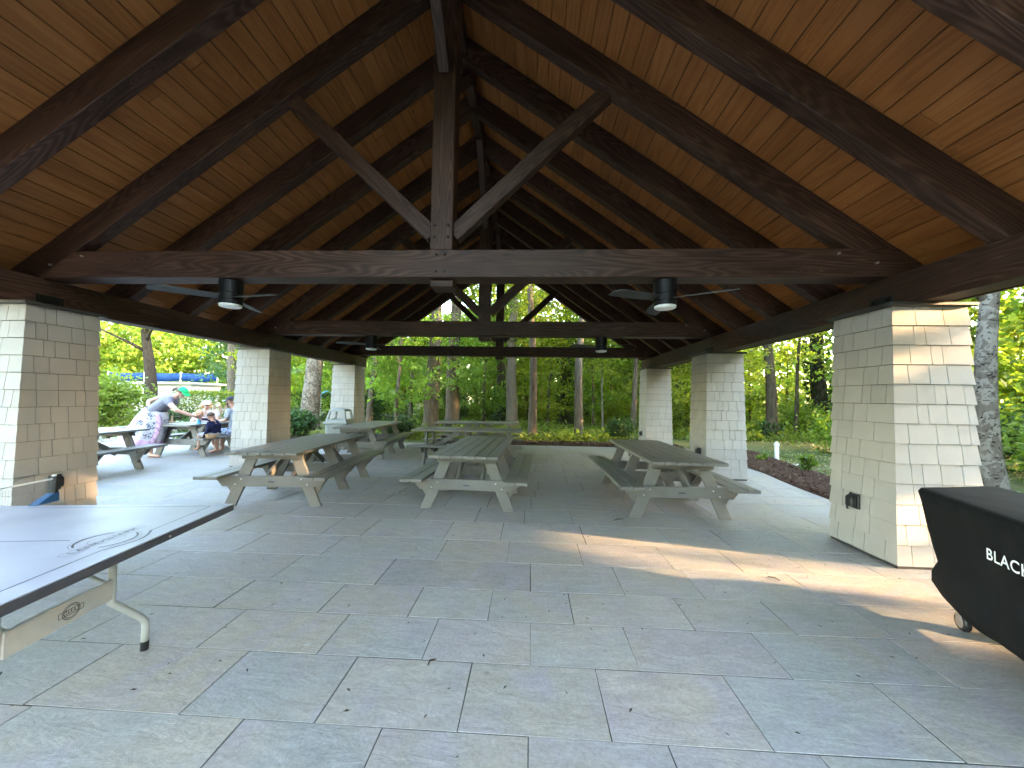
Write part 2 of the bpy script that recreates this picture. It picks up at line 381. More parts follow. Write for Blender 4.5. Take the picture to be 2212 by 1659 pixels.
M['bark_syc'] = bark_mat('mottled_sycamore_bark', (0.075, 0.058, 0.042), (0.120, 0.098, 0.074), (0.175, 0.150, 0.118))
# ------------------------------------------------------------------ ground, mulch, path
m = MB(); m.add([(-300, -300, -0.05), (300, -300, -0.05), (300, 300, -0.05), (-300, 300, -0.05)], [(0, 1, 2, 3)])
tag(m.build('ground', M['ground']), kind='structure')

XC, S_, YC = -0.993, 4.738, (0.27, 4.00, 7.70, 11.41)
T_ = (0.18, 3.91, 7.644, 11.44)
PX0, PX1, PY0, PY1 = -13.2, 4.93, -5.5, 11.95
m = MB(); m.box((PX0 - 0.02, PY0 - 0.02, -0.30), (PX1 + 0.02, PY1 + 0.02, -0.0024))
patio = tag(m.build('patio', M['joint']), 'bluestone paved patio under the pavilion', kind='structure')

def sheet(name, poly_fn, nx, ny, mat, amp, z0):
    """bumpy sheet from a (u,v)->(x,y) map"""
    v = []; f = []
    for j in range(ny + 1):
        for i in range(nx + 1):
            x, y = poly_fn(i / nx, j / ny)
            e = min(i, nx - i, j, ny - j)
            v.append((x, y, z0 + (rnd.uniform(0, amp) if e > 0 else -0.01) + (0.02 if e > 1 else 0)))
    for j in range(ny):
        for i in range(nx):
            a = j * (nx + 1) + i; f.append((a, a + 1, a + nx + 2, a + nx + 1))
    mb = MB(); mb.add(v, f); return mb.build(name, mat, smooth=True)
tag(sheet('mulch_bed', lambda u, v: (4.64 + (1.2 + v * 11.9 - 6) * .125 + .03 * math.sin(v * 23) + u * (1.3 + 0.12 * math.sin(v * 9)), 1.2 + v * 11.9), 18, 120, M['mulch'], 0.03, 0.012), 'dark brown mulch bed along the right edge of the patio', kind='structure')
tag(sheet('mulch_bed', lambda u, v: (-3.2 + u * 8.1, PY1 + 0.03 + v * (1.1 + 0.12 * math.sin(u * 8))), 90, 14, M['mulch'], 0.03, -0.028), 'dark brown mulch bed along the far edge of the patio', kind='structure')
tag(sheet('mulch_bed', lambda u, v: (-9.6 + u * 3.6, PY1 + 0.03 + v * (1.5 + 0.2 * math.sin(u * 5))), 46, 18, M['mulch'], 0.03, -0.026), 'mulch bed behind the rubbish bin', kind='structure')
m = MB(); m.add([(-13.2, 11.97, -0.03), (-10.2, 11.97, -0.03), (-14.5, 17.2, -0.03), (-28.0, 34.5, -0.03), (-34.0, 34.5, -0.03), (-18.4, 17.2, -0.03)], [(0, 1, 2, 5), (5, 2, 3, 4)])
tag(m.build('path', M['concrete']), kind='structure')
m = MB(); m.add([(-60, 34.5, -0.025), (-9, 27.0, -0.025), (-7, 31.0, -0.025), (-60, 41, -0.025)], [(0, 1, 2, 3)])
tag(m.build('road', M['concrete']), kind='structure')

# flagstones
STONES = []           # (x0,x1,y0,y1)
rows = [-5.5, -4.95, -4.35, -3.9, -3.3, -2.85, -2.25, -1.65, -1.05, -0.6, 0.0, 0.45, 0.9, 1.27, 1.71, 2.15, 2.55, 2.95, 3.44, 3.94, 4.51]
fixed = {13: [-3.0, -2.35, -1.30, -0.65, 0.01, 0.62, 1.25, 2.1], 14: [-3.2, -2.4, -1.62, -0.97, -0.31, 0.38, 1.07, 1.85], 15: [-2.75, -1.95, -1.22, -0.60, 0.02, 0.63, 1.45, 2.3],
         16: [-2.9, -2.2, -1.45, -0.82, -0.27, 0.31, 1.1, 1.75], 17: [-3.3, -2.1, -1.22, 0.02, 0.75, 1.35, 2.25], 18: [-2.8, -1.95, -0.85, -0.2, 0.5, 1.3, 1.9]}
y = rows[-1]
while y < PY1 - 0.35:
    y += rnd.choice([0.3, 0.45, 0.45, 0.6, 0.6]); rows.append(min(y, PY1))
if rows[-1] < PY1: rows.append(PY1)
for i in range(len(rows) - 1):
    xs = [PX0]
    fx = fixed.get(i)
    if fx:
        x = fx[0]; left = []
        while x > PX0 + 0.5: left.append(x); x -= rnd.choice([0.6, 0.75, 0.9])
        xs += sorted(left)[0:] if left else []
        xs += fx[1:]
        x = fx[-1]
    else: x = PX0 + rnd.uniform(0.3, 0.9); xs.append(x)
    while x < PX1 - 0.5:
        x += rnd.choice([0.45, 0.6, 0.6, 0.75, 0.9, 1.05]); xs.append(min(x, PX1))
    if xs[-1] < PX1: xs.append(PX1)
    for a, b in zip(xs[:-1], xs[1:]):
        if b - a > 0.04: STONES.append((a, b, rows[i], rows[i + 1]))
def cam_score(x0, x1, y0, y1):
    x, y = (x0 + x1) / 2, (y0 + y1) / 2
    d = Vector((x, y, -CAMZ)); fw = d.dot(_f)
    if fw < 0.4 or abs(d.dot(_r) / fw) > 1.45 or d.dot(_u) / fw < -1.15: return 0
    return (x1 - x0) * (y1 - y0) / fw ** 3
STONES.sort(key=lambda s: -cam_score(*s))
pal = [(0.252, 0.251, 0.237), (0.260, 0.255, 0.238), (0.246, 0.248, 0.236), (0.266, 0.249, 0.240), (0.270, 0.254, 0.224), (0.260, 0.252, 0.232), (0.282, 0.270, 0.248), (0.256, 0.243, 0.236)]
rest = MB()
for i, (x0, x1, y0, y1) in enumerate(STONES):
    g = 0.003; dz = rnd.uniform(-0.0009, 0.0009)
    def jj(): return rnd.uniform(-0.0025, 0.0025)
    b0 = [(x0 + g + jj(), y0 + g + jj()), (x1 - g + jj(), y0 + g + jj()), (x1 - g + jj(), y1 - g + jj()), (x0 + g + jj(), y1 - g + jj())]
    cx, cy = (x0 + x1) / 2, (y0 + y1) / 2
    ins = 0.001
    def ring(k, z): return [(px + (k if px < cx else -k), py + (k if py < cy else -k), z) for px, py in b0]
    bot, mid, top = ring(0, -0.02), ring(0, -0.001 + dz), ring(ins, dz)
    fcs = [(8, 9, 10, 11)] + [(k, (k + 1) % 4, (k + 1) % 4 + 4, k + 4) for k in range(4)] + [(k + 4, (k + 1) % 4 + 4, (k + 1) % 4 + 8, k + 8) for k in range(4)]
    if i < 300:
        m = MB(); m.add([(a - cx, b - cy, c) for a, b, c in bot + mid + top], fcs)
        o = m.build('flagstone', M['stone'], patio, world=Matrix.Translation((cx, cy, 0)))
        c = rnd.choice(pal); k = rnd.uniform(0.90, 1.07)
        if abs(cx + 0.6) < 0.1 and abs(cy - 3.195) < 0.1: k = 0.84
        o.color = (c[0] * k, c[1] * k, c[2] * k, 1)
    else: rest.add(bot + mid + top, fcs)
tag(rest.build('flagstones', M['stone_i'], patio), kind='stuff')

# ------------------------------------------------------------------ pavilion
pav = thing('pavilion', (XC, 5.8, 0), 'large open timber pavilion with dark trusses, board ceiling and shingled columns', 'pavilion')
HC, WB, WT = 2.43, 0.775, 0.685
budget = [300]
def column(cx, cy, rich):
    """tapered square column clad in shingles; rich = faces whose shingles are single objects"""
    hb, ht = WB / 2 - 0.014, WT / 2 - 0.014
    m = MB(); m.hexa([(-hb, -hb, 0.02), (hb, -hb, 0.02), (hb, hb, 0.02), (-hb, hb, 0.02), (-ht, -ht, HC), (ht, -ht, HC), (ht, ht, HC), (-ht, ht, HC)])
    c = m.build('column', M['underlay'], pav, world=Matrix.Translation((cx, cy, 0)))
    m = MB(); m.box((-hb - 0.004, -hb - 0.004, 0.002), (hb + 0.004, hb + 0.004, 0.03)); m.build('base_trim', M['cap'], c, local=Matrix())
    m = MB(); q = WT / 2 + 0.045; m.box((-q, -q, HC - 0.002), (q, q, HC + 0.03)); m.build('cap_plate', M['cap'], c, local=Matrix(), bevel=0.004)
    ncs = 13; e = (HC - 0.03) / ncs
    joined = MB()
    for face in range(4):
        rot = Matrix.Rotation(face * math.pi / 2, 4, 'Z')
        for k in range(ncs):
            z0 = 0.03 + k * e; z1 = z0 + e - 0.005
            def hw(z): return hb + (ht - hb) * z / HC
            w0, w1 = hw(z0), hw(z1)
            cuts = [-1.0]; x = -w0 + rnd.uniform(0.06, 0.2)
            while x < w0 - 0.05:
                cuts.append(x / w0); x += rnd.choice([0.10, 0.13, 0.16, 0.19, 0.22, 0.25])
            cuts.append(1.0)
            for a, b in zip(cuts[:-1], cuts[1:]):
                t0, t1 = 0.020, 0.007
                ga = 0.0028 if a > -1 else -0.0; gb = 0.0028 if b < 1 else 0.0
                ea = t0 if a == -1 else 0; eb = t0 if b == 1 else 0
                fa = t1 if a == -1 else 0; fb = t1 if b == 1 else 0
                dz = rnd.uniform(-0.0015, 0.0015)
                # face -Y : outward is -Y
                pts = [(a * w0 + ga - ea, -w0 - t0, z0 + dz), (b * w0 - gb + eb, -w0 - t0, z0 + dz), (b * w0 - gb, -w0 + 0.002, z0 + dz), (a * w0 + ga, -w0 + 0.002, z0 + dz),
                       (a * w1 + ga - fa, -w1 - t1, z1), (b * w1 - gb + fb, -w1 - t1, z1), (b * w1 - gb, -w1 + 0.002, z1), (a * w1 + ga, -w1 + 0.002, z1)]
                pts = [tuple(rot @ Vector(p)) for p in pts]
                if face in rich and budget[0] > 0:
                    budget[0] -= 1
                    mm = MB(); mm.hexa(pts); mm.build('shingle', M['shingle'], c, local=Matrix())
                else: joined.hexa(pts)
    if joined.v: tag(joined.build('shingle_cladding', M['shingle_i'], c, local=Matrix()), kind='stuff')
    return c
cols = {}
# face 0 = -Y (towards the camera), 1 = +X, 2 = +Y, 3 = -X
for key, sx, i, rich in [('R0', 1, 1, (0, 3)), ('L0', -1, 1, (1, 0)), ('R1', 1, 2, (0, 3)), ('L1', -1, 2, (0, 1)), ('R2', 1, 3, ()), ('L2', -1, 3, ()), ('Rb', 1, 0, ()), ('Lb', -1, 0, ())]:
    cols[key] = column(XC + sx * S_, YC[i], rich)

tm = M['timber']
ZT, HT, WP = 3.091, 0.300, 0.25
for sx in (-1, 1):
    x = XC + sx * S_
    timber('eave_beam', (x, -0.75, 2.462 + 0.165), (x, 12.35, 2.462 + 0.165), 0.25, 0.328, tm, pav)
    for i in range(4):                      # steel saddle with bolts on each column
        cy = YC[i]
        m = MB(); m.box((x - sx * 0.133 - 0.004, cy - 0.13, 2.463), (x - sx * 0.133 + 0.004, cy + 0.13, 2.60)); m.build('beam_saddle', M['bolt'], pav, world=Matrix(), bevel=0.002)
        for dy in (-0.08, 0.08):
            for dz in (2.505, 2.56):
                m = MB(); m.tube([(x - sx * 0.137, cy + dy, dz), (x - sx * 0.160, cy + dy, dz)], 0.012, 8); m.build('bolt', M['bolt'], pav, world=Matrix())
MS, APEX = 0.72, 6.47                       # roof slope and deck apex (underside of the boards)
def deck(d): return APEX - MS * d
RT, RH = 0.14, 0.345                         # rafter thickness, vertical depth
nrm = math.sqrt(1 + MS * MS)
OV = 5.14                                   # horizontal distance ridge to eave edge
ys = [T_[0] + k * (T_[1] - T_[0]) / 4 for k in range(0, 13)] 
ys = [T_[0] - 0.82] + [T_[0] + (T_[1] - T_[0]) * k / 4 for k in range(4)] + [T_[1] + (T_[2] - T_[1]) * k / 4 for k in range(4)] + [T_[2] + (T_[3] - T_[2]) * k / 4 for k in range(5)] + [T_[3] + 0.86]
for y in ys:
    yc = y + RT / 2
    for sx in (-1, 1):
        d0, d1 = 0.066, OV - 0.05
        h = RH / nrm
        off = Vector((sx * -MS, 0, -1)).normalized() * (h / 2 + 0.001)
        p0 = Vector((XC + sx * d0, yc, deck(d0))) + off; p1 = Vector((XC + sx * d1, yc, deck(d1))) + off
        timber('rafter', p0, p1, RT, h, tm, pav, bevel=0.004)
timber('ridge_beam', (XC, -0.85, 6.31), (XC, 12.42, 6.31), 0.128, 0.26, tm, pav)
for i, ty in enumerate(T_):
    y = ty + 0.125
    hs = S_ + 0.26
    timber('tie_beam', (XC - hs + 0.0, y, ZT - HT / 2), (XC + hs, y, ZT - HT / 2), 0.25, HT, tm, pav, bevel=0.006)
    kp = timber('king_post', (XC, y, ZT + 0.002), (XC, y, 6.18), 0.246, 0.246, tm, pav, up=(0, 1, 0), bevel=0.008)
    m = MB(); m.box((-0.125, -0.06, -0.085), (0.125, 0.18, -0.002)); m.build('pendant_block', tm, pav, world=Matrix.Translation((XC, y, ZT - HT)), bevel=0.008)
    for sx in (-1, 1):
        # strut from the foot of the post to the rafter
        p0 = Vector((XC + sx * 0.124, y, 3.30)); p1 = Vector((XC + sx * 1.80, y, 4.89))
        dirv = (p1 - p0).normalized(); p0 = p0 - dirv * 0.02
        timber('strut', p0, p1, 0.13, 0.17, tm, pav, bevel=0.006)
        # knee brace from post to ridge
        yy = y + sx * 0.12
        timber('knee_brace', (XC, yy, 5.08), (XC, yy + sx * 1.12, 6.20), 0.115, 0.15, tm, pav, bevel=0.006)
    for bx in (-0.055, 0.055):
        for bz in (ZT - 0.05, ZT - 0.235, ZT + 0.14, ZT + 0.27):
            dx = bx * (0.85 if bz < ZT else 1.35)
            m = MB(); m.tube([(0, 0.01, 0), (0, -0.032, 0)], 0.0115, 8); m.build('bolt', M['bolt'], pav, world=Matrix.Translation((XC + dx, y - 0.125 if bz < ZT else y - 0.123, bz)))
    for sx in (-1, 1):
        for (bx, bz) in ((S_ - 0.62, ZT - 0.06), (S_ - 0.25, ZT - 0.16)):
            m = MB(); m.tube([(0, 0.01, 0), (0, -0.02, 0)], 0.0115, 8); m.build('bolt', M['steel'], pav, world=Matrix.Translation((XC + sx * bx, y - 0.125, bz)))
# ceiling boards and roof covering
BW = 0.176
DY0, DY1 = -0.95, 12.50
slope_len = (OV + 0.10) * nrm
nb = int(slope_len / BW)
for sx in (-1, 1):
    for k in range(nb):
        s0 = 0.02 + k * BW; sm = s0 + BW / 2
        d = sm / nrm; off = rnd.uniform(0.0, 3.2)
        cuts = [DY0]; y = DY0 + 1.2 + off
        while y < DY1 - 0.8 and len(cuts) < 3: cuts.append(y); y += 4.88
        cuts.append(DY1)
        tilt = rnd.uniform(-0.004, 0.004)
        up = Vector((sx * MS, 0, 1)).normalized()
        for a, b in zip(cuts[:-1], cuts[1:]):
            p = Vector((XC + sx * d, 0, deck(d))) + up * (0.012 + rnd.uniform(0, 0.002))
            timber('ceiling_board', (p.x, a + 0.002, p.z), (p.x, b - 0.002, p.z), BW - 0.006, 0.022, M['ceiling'], pav, up=up, bevel=0.004)
    m = MB(); up = Vector((sx * MS, 0, 1)).normalized()
    a = Vector((XC - sx * 0.01, 0, deck(-0.01))) + up * 0.032; b = Vector((XC + sx * (OV + 0.16), 0, deck(OV + 0.16))) + up * 0.032
    q = [a, b, b + up * 0.10, a + up * 0.10]
    p8 = [(v.x, DY0 - 0.06, v.z) for v in q] + [(v.x, DY1 + 0.06, v.z) for v in q]
    m.add(p8, [(0, 1, 2, 3), (7, 6, 5, 4), (0, 4, 5, 1), (1, 5, 6, 2), (2, 6, 7, 3), (3, 7, 4, 0)])
    m.build('roof_covering', M['roof'], pav, world=Matrix())
    d = OV + 0.075
    timber('fascia', (XC + sx * d, DY0 - 0.05, deck(d) - 0.085), (XC + sx * d, DY1 + 0.05, deck(d) - 0.085), 0.03, 0.19, tm, pav)

# ------------------------------------------------------------------ ceiling fans
def make_fan(loc, rz, label):
    t = thing('ceiling_fan', loc, label, 'ceiling fan', 'ceiling fans under the tie beams', rz)
    m = MB(); m.lathe([(0.100, -0.002), (0.118, -0.012), (0.118, -0.150), (0.112, -0.154), (0.112, -0.160), (0.118, -0.164), (0.118, -0.225), (0.110, -0.230), (0.110, -0.236)], 32)
    m.build('housing', M['fanblack'], t, local=Matrix(), smooth=False)
    m = MB(); m.lathe([(0.119, -0.232), (0.119, -0.272), (0.114, -0.276)], 32); m.build('trim_ring', M['fanblack'], t, local=Matrix())
    m = MB(); m.lathe([(0.112, -0.277), (0.110, -0.298), (0.095, -0.306), (0.05, -0.309)], 32); m.build('light_lens', M['white_lens'], t, local=Matrix(), smooth=True)
    for k in range(3):
        m = MB(); L0, L1 = 0.10, 0.69; n = 8; top = []; bot = []
        for i in range(n + 1):
            f = i / n; x = L0 + (L1 - L0) * f
            w = 0.055 + 0.035 * math.sin(min(f * 1.3, 1) * math.pi / 2) - 0.02 * f
            w0, w1 = -w, w - (0.05 * max(0, f - 0.85) / 0.15)
            for w_, lst in ((w0, bot), (w1, top)):
                lst.append((x, w_ * math.cos(0.22), w_ * math.sin(0.22) - 0.01 * f))
        v = []
        for i in range(n + 1):
            for p in (bot[i], top[i]): v.append((p[0], p[1], p[2] + 0.004))
            for p in (bot[i], top[i]): v.append((p[0], p[1], p[2] - 0.004))
        f = []
        for i in range(n):
            a = 4 * i; b = a + 4
            f += [(a, b, b + 1, a + 1), (a + 2, a + 3, b + 3, b + 2), (a, a + 2, b + 2, b), (a + 1, b + 1, b + 3, a + 3)]
        f += [(0, 1, 3, 2), (4 * n, 4 * n + 2, 4 * n + 3, 4 * n + 1)]
        m.add(v, f)
        m.build('blade', M['blade'], t, local=Matrix.Rotation(k * 2 * math.pi / 3, 4, 'Z') @ Matrix.Translation((0, 0, -0.195)))
    return t
ZF = ZT - HT - 0.001
make_fan((-3.44, T_[1] + 0.125, ZF), R(345), 'black ceiling fan with white lens under the nearest tie beam, on the left')
make_fan((1.43, T_[1] + 0.125, ZF), R(325), 'black ceiling fan with white lens under the nearest tie beam, on the right')
make_fan((-3.43, T_[2] + 0.125, ZF), R(340), 'smaller-looking black ceiling fan under the second tie beam, on the left')
make_fan((1.45, T_[2] + 0.125, ZF), R(318), 'smaller-looking black ceiling fan under the second tie beam, on the right')

# ------------------------------------------------------------------ weatherproof outlets on the columns
def outlet(cx, cy, side, z, dy, label):
    hw = WB / 2 + (WT - WB) / 2 * z / HC + 0.012
    x = cx + side * hw
    t = thing('outlet_cover', (x, cy + dy, z), label, 'outlet', 'outlet covers on the columns')
    t.rotation_euler = (0, 0, 0)
    lean = Matrix.Rotation(side * -0.018, 4, 'Y')
    m = MB(); m.box((min(0, side * 0.022), -0.058, -0.075), (max(0, side * 0.022), 0.058, 0.075)); m.build('back_plate', M['black'], t, local=lean, bevel=0.006)
    m = MB(); a, b = side * 0.022, side * 0.075
    q = [(a, -0.05, -0.066), (a, 0.05, -0.066), (a, 0.05, 0.066), (a, -0.05, 0.066), (b, -0.040, -0.056), (b, 0.040, -0.056), (b, 0.040, 0.040), (b, -0.040, 0.040)]
    m.hexa(q); m.build('cover_lid', M['black'], t, local=lean, bevel=0.008)
    m = MB(); m.box((min(b - 0.01, b), -0.012, -0.085), (max(b - 0.01, b), 0.012, -0.05)); m.build('latch', M['black'], t, local=lean, bevel=0.003)
outlet(XC + S_, YC[1], -1, 0.50, 0.04, 'black outlet cover on the nearest right column')
outlet(XC + S_, YC[2], -1, 0.50, -0.12, 'black outlet cover on the middle right column behind the picnic table')
outlet(XC + S_, YC[3], -1, 0.50, 0.0, 'black outlet cover on the farthest right column')
outlet(XC - S_, YC[1], 1, 0.48, -0.05, 'black outlet cover on the left column above the table tennis net')
outlet(XC - S_, YC[2], 1, 0.40, 0.10, 'black outlet cover low on the middle left column')
# ------------------------------------------------------------------ picnic tables
TL, TZ = 2.48, 0.76
def make_table():
    t = thing('picnic_table', (0, 0, 0), 'x', 'picnic table', 'grey picnic tables')
    g = M['table']
    for k in range(6):
        x = (k - 2.5) * 0.1515
        link('top_board', cbox(0.145, TL, 0.040, g, 0.005), t, local=Matrix.Translation((x, 0, TZ - 0.02)))
    for sx in (-1, 1):
        for k in range(2):
            link('bench_board', cbox(0.145, TL, 0.040, g, 0.005), t, local=Matrix.Translation((sx * (0.595 + k * 0.1515), 0, 0.43)))
    for yi, yf in enumerate((-0.92, 0.0, 0.92)):
        so = -1 if yf < 0 else 1
        for sx in (-1, 1):
            m = MB(); w = 0.076; q = 0.02
            m.hexa([(sx * 0.565 - w, yf - q, 0), (sx * 0.565 + w, yf - q, 0), (sx * 0.565 + w, yf + q, 0), (sx * 0.565 - w, yf + q, 0),
                    (sx * 0.265 - w, yf - q, 0.719), (sx * 0.265 + w, yf - q, 0.719), (sx * 0.265 + w, yf + q, 0.719), (sx * 0.265 - w, yf + q, 0.719)])
            m.build('leg', g, t, local=Matrix(), bevel=0.004)
            yg = yf - so * 0.041
            m = MB(); w = 0.05
            m.hexa([(sx * 0.50 - w, yg - q, 0.13), (sx * 0.50 + w, yg - q, 0.13), (sx * 0.50 + w, yg + q, 0.13), (sx * 0.50 - w, yg + q, 0.13),
                    (sx * 0.68 - w, yg - q, 0.409), (sx * 0.68 + w, yg - q, 0.409), (sx * 0.68 + w, yg + q, 0.409), (sx * 0.68 - w, yg + q, 0.409)])
            m.build('bench_brace', g, t, local=Matrix(), bevel=0.003)
        yb = yf + so * 0.0415
        m = MB(); m.hexa([(-0.64, yb - 0.02, 0.27), (0.64, yb - 0.02, 0.27), (0.64, yb + 0.02, 0.27), (-0.64, yb + 0.02, 0.27), (-0.75, yb - 0.02, 0.409), (0.75, yb - 0.02, 0.409), (0.75, yb + 0.02, 0.409), (-0.75, yb + 0.02, 0.409)])
        cb = m.build('cross_beam', g, t, local=Matrix(), bevel=0.004)
        if yf:
            for bx in (-0.47, -0.39, 0.39, 0.47):
                m = MB(); m.tube([(bx, yb + so * 0.018, 0.37 if abs(bx) < 0.4 else 0.30), (bx, yb + so * 0.026, 0.37 if abs(bx) < 0.4 else 0.30)], 0.009, 8); m.build('bolt', M['steel'], cb, local=Matrix())
            m = MB(); m.box((-0.04, min(yb + so * 0.0205, yb + so * 0.023), 0.325), (0.04, max(yb + so * 0.0205, yb + so * 0.023), 0.345)); m.build('badge', M['pp_edge'], cb, local=Matrix())
        link('top_cleat', cbox(0.80, 0.04, 0.085, g, 0.004), t, local=Matrix.Translation((0, yf + so * 0.041, 0.677)))
    for sx in (-1, 1):
        for sy in (-1, 1):
            timber('diagonal_brace', (sx * 0.17, sy * 0.86, 0.30), (sx * 0.17, sy * 0.22, 0.69), 0.040, 0.09, g, t, bevel=0.004, local=True)
    return t
tb0 = make_table()
TABLES = [(-0.80, 5.90, -2.0, 'grey picnic table in the middle of the front row, end facing the camera'),
          (1.92, 5.82, 0.0, 'grey picnic table on the right of the front row, beside the middle right column'),
          (-3.52, 5.80, 5.0, 'grey picnic table on the left of the front row'),
          (-4.17, 9.62, 3.5, 'grey picnic table in front of the rubbish bin'),
          (-1.44, 8.74, 92.0, 'grey picnic table turned sideways right behind the middle front table'),
          (-1.57, 11.20, 91.0, 'farthest grey picnic table, turned sideways by the mulch bed'),
          (-8.30, 9.38, 1.0, 'grey picnic table outside where people sit'),
          (-8.10, 5.98, 6.0, 'grey picnic table outside, half hidden by the near left column')]
for i, (x, y, a, lab) in enumerate(TABLES):
    mw = Matrix.Translation((x, y, 0)) @ Matrix.Rotation(R(a), 4, 'Z')
    if i == 0:
        tb0.matrix_basis = mw; WM[tb0] = mw; o = tb0
    else: o = copy_tree(tb0, world=mw)
    o['label'] = lab

# ------------------------------------------------------------------ table tennis table (left edge of the frame)
pd = Vector((-0.990, -0.141, 0))                      # along the length, away from the visible end
pa = math.atan2(pd.y, pd.x)
pw = Matrix.Translation((-1.99, 2.43, 0)) @ Matrix.Rotation(pa, 4, 'Z')       # local x = along length, local y = towards the camera
pp = thing('table_tennis_table', (0, 0, 0), 'pale lavender table tennis table with black lines and white tube legs', 'table')
pp.matrix_basis = pw; WM[pp] = pw
I4 = Matrix()
PT = 0.76
PL, PW = 2.42, 1.40
m = MB(); m.box((0, 0, PT - 0.006), (PL, PW, PT)); m.build('playing_surface', M['pp_top'], pp, local=I4, bevel=0.002)
for (a, b) in (((-0.004, -0.004, PT - 0.045), (0.016, PW + .004, PT - 0.0065)), ((PL - .016, -0.004, PT - 0.045), (PL + .004, PW + .004, PT - 0.0065)), ((0.0165, -0.004, PT - 0.045), (PL - .0165, 0.016, PT - 0.0065)), ((0.0165, PW - .016, PT - 0.045), (PL - .0165, PW + .004, PT - 0.0065))):
    m = MB(); m.box(a, b); m.build('edge_frame', M['pp_edge'], pp, local=I4, bevel=0.002)
m = MB(); m.tube([(-0.004, 0.52, PT - 0.026), (-0.008, 0.52, PT - 0.026)], 0.006, 8); m.build('screw', M['steel'], pp, local=I4)
def strip(mb, pts, w, z):
    for (x0, y0), (x1, y1) in zip(pts[:-1], pts[1:]):
        d = Vector((x1 - x0, y1 - y0)); n = Vector((-d.y, d.x)).normalized() * w / 2
        mb.add([(x0 - n.x, y0 - n.y, z), (x1 - n.x, y1 - n.y, z), (x1 + n.x, y1 + n.y, z), (x0 + n.x, y0 + n.y, z)], [(0, 1, 2, 3)])
zl = PT + 0.0006
LC = 0.63                                           # logo centre along the end
bul = [(0.105 - 0.050 * math.sin(math.pi * k / 20), LC - 0.13 + 0.26 * k / 20) for k in range(21)]
m = MB()
strip(m, [(0.105, 0.055), (0.105, LC - 0.13)], 0.006, zl); strip(m, bul, 0.009, zl); strip(m, [(0.105, LC + 0.13), (0.105, PW - .055)], 0.006, zl)
strip(m, [(0.105, 0.055), (1.18, 0.055)], 0.006, zl); strip(m, [(0.105, PW - .055), (1.18, PW - .055)], 0.006, zl)
strip(m, [(0.37, LC), (1.18, LC)], 0.006, zl)
m.build('court_lines', M['ink'], pp, local=I4)
# crest: double ring with a lettered banner across it
m = MB()
for (a, b, w) in ((0.122, 0.128, 0.003), (0.062, 0.066, 0.003)):
    strip(m, [(0.205 + a * math.cos(t * math.pi / 24), LC + b * math.sin(t * math.pi / 24)) for t in range(49)], w, zl + 0.0003)
for q in (-0.024, 0.024): strip(m, [(0.205 + q, LC - 0.19), (0.205 + q, LC + 0.19)], 0.003, zl + 0.0006)
for sy in (-1, 1): strip(m, [(0.181, LC + sy * 0.19), (0.190, LC + sy * 0.202), (0.220, LC + sy * 0.202), (0.229, LC + sy * 0.19)], 0.003, zl + 0.0006)
m.build('crest_print', M['inkgrey'], pp, local=I4)
for t0, t1 in ((-20, -4), (4, 20)):
    m = MB(); strip(m, [(0.205 + 0.108 * math.cos(t * math.pi / 24 + math.pi / 2), LC + 0.114 * math.sin(t * math.pi / 24 + math.pi / 2)) for t in range(t0, t1 + 1)], 0.008, zl + 0.0009)
    m.build('crest_arc', M['ink'], pp, local=I4)
def text_mesh(s, size, mat, name, parent, local, bold=0.0, extr=0.0):
    cu = bpy.data.curves.new(name, 'FONT'); cu.body = s; cu.size = size; cu.align_x = 'CENTER'; cu.align_y = 'CENTER'; cu.offset = bold; cu.extrude = extr; cu.space_character = 1.08
    tmp = bpy.data.objects.new(name, cu); col.objects.link(tmp)
    dg = bpy.context.evaluated_depsgraph_get(); me = bpy.data.meshes.new_from_object(tmp.evaluated_get(dg))
    bpy.data.objects.remove(tmp); bpy.data.curves.remove(cu)
    me.materials.clear(); me.materials.append(mat)
    return link(name, me, parent, local=local)
text_mesh('LANDSHARK', 0.050, M['ink'], 'crest_lettering', pp, Matrix.Translation((0.205, LC, zl + 0.0012)) @ Matrix.Rotation(-math.pi / 2, 4, 'Z') @ Matrix.Diagonal((1.12, 0.8, 1, 1)), 0.0)
